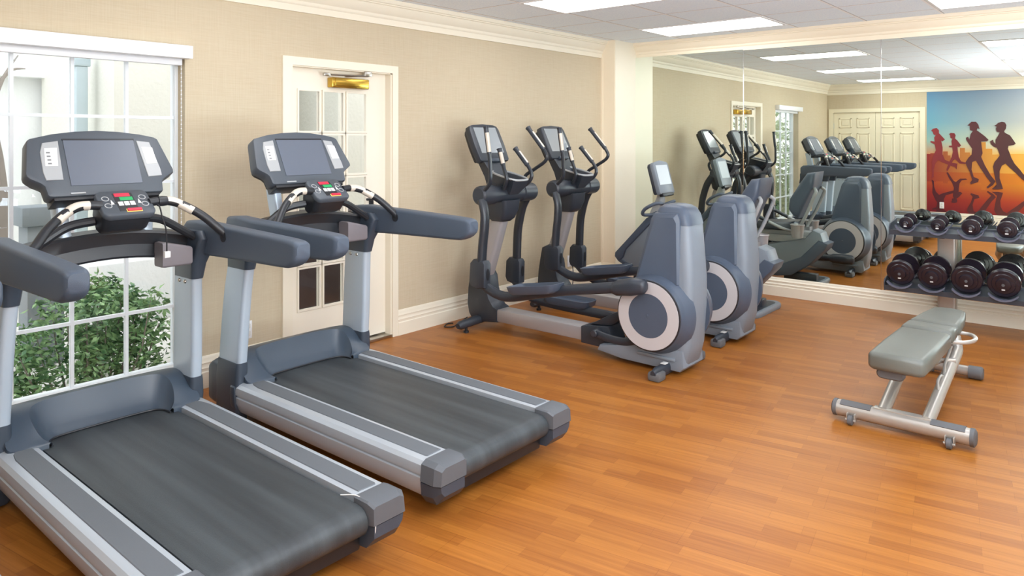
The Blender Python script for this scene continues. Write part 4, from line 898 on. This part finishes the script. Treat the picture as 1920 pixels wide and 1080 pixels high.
tr = thing('garden_tree', 'bare barked tree at the window\'s far edge with a few branches', 'tree', (1.76, 6.9, -.1))
MB().tube([(0, 0, 0), (.03, 0, .8), (-.02, 0, 1.5), (-.10, 0, 2.1), (.05, .1, 2.7)], [.12, .1, .085, .06, .03], 10, 4).obj('trunk', 'bark', tr)
b = MB()
for a, e in (((-.02, 0, 1.9), (.22, .2, 2.35)), ((.05, .1, 2.1), (.3, .3, 2.25)), ((-.1, 0, 2.1), (-.6, .2, 2.6)), ((0, 0, 1.3), (-.5, 0, 2.0))):
    b.tube([a, tuple((Vector(a)+Vector(e))/2+Vector((0, 0, .05))), e], [.02, .012, .005], 6, 3)
b.obj('branch', 'bark', tr)
for i, (x, y, r, h) in enumerate(((-.9, 5.45, .65, .9), (-3.4, 6.3, 1.0, 2.5))):
    t = thing('courtyard_bush', ['tall pale green bush in the courtyard, nearer the window, seen in the mirror', 'tall pale green bush farther off in the courtyard, seen in the mirror'][i], 'bush', (x, y, -.1))
    b = MB()
    for k in range(26): leafy(b, (random.uniform(-r, r)*.7, random.uniform(-r, r)*.5, random.uniform(.15, h)), (.35, .35, .3), 55, .13)
    b.obj('foliage', 'leaf2', t, 180); MB().tube([(0, 0, 0), (.05, 0, h*.6)], [.05, .02], 6).obj('stem', 'bark', t)

# ------------------------------------------------------------------ light, world, camera
wd = bpy.data.worlds.new('overcast_sky'); bpy.context.scene.world = wd; wd.use_nodes = True
bg = wd.node_tree.nodes['Background']
bg.inputs[0].default_value = (.93, .97, 1, 1); bg.inputs[1].default_value = 2.9

def fill_lamp(name, loc, aim, size, power, col):  # area lamp added out of view as extra fill
    l = bpy.data.lights.new(name, 'AREA'); l.shape = 'SQUARE'; l.size = size; l.energy = power; l.color = col
    o = bpy.data.objects.new(name, l); C.objects.link(o); o.location = loc
    o.rotation_euler = (Vector(aim)-Vector(loc)).to_track_quat('-Z', 'Y').to_euler()
fill_lamp('added_camera_fill', (-.55, -1.2, 1.9), (4.2, 3.2, .8), 1.6, 85, (.9, .96, 1))  # added fill behind the camera, lifts the sides facing left
fill_lamp('added_ceiling_fill', (2.6, -1.45, .9), (2.9, -1.0, 2.6), 2.0, 300, (.72, .87, 1))  # added upward lamp, brightens and cools the ceiling
fill_lamp('added_wall_fill', (1.7, .2, 2.3), (2.1, 4.4, .5), .9, 42, (1, .97, .94))  # added lamp, brightens the wall behind the treadmills

cam = bpy.data.cameras.new('camera'); co = bpy.data.objects.new('camera', cam); C.objects.link(co)
co.location = (0, 0, 1.5552); co.rotation_euler = (PI/2, 0, math.radians(40.166-90))
cam.sensor_width = 36; cam.lens = 1360.3/1920*36; cam.shift_y = -(540-259.2)/1920; cam.clip_start = .05
bpy.context.scene.camera = co
sc = bpy.context.scene
sc.view_settings.view_transform = 'Standard'; sc.view_settings.look = 'None'; sc.view_settings.exposure = -.14
sc.cycles.use_denoising = True
sc.cycles.max_bounces = 12; sc.cycles.diffuse_bounces = 5; sc.cycles.glossy_bounces = 6; sc.cycles.transparent_max_bounces = 12
sc.cycles.sample_clamp_indirect = 8
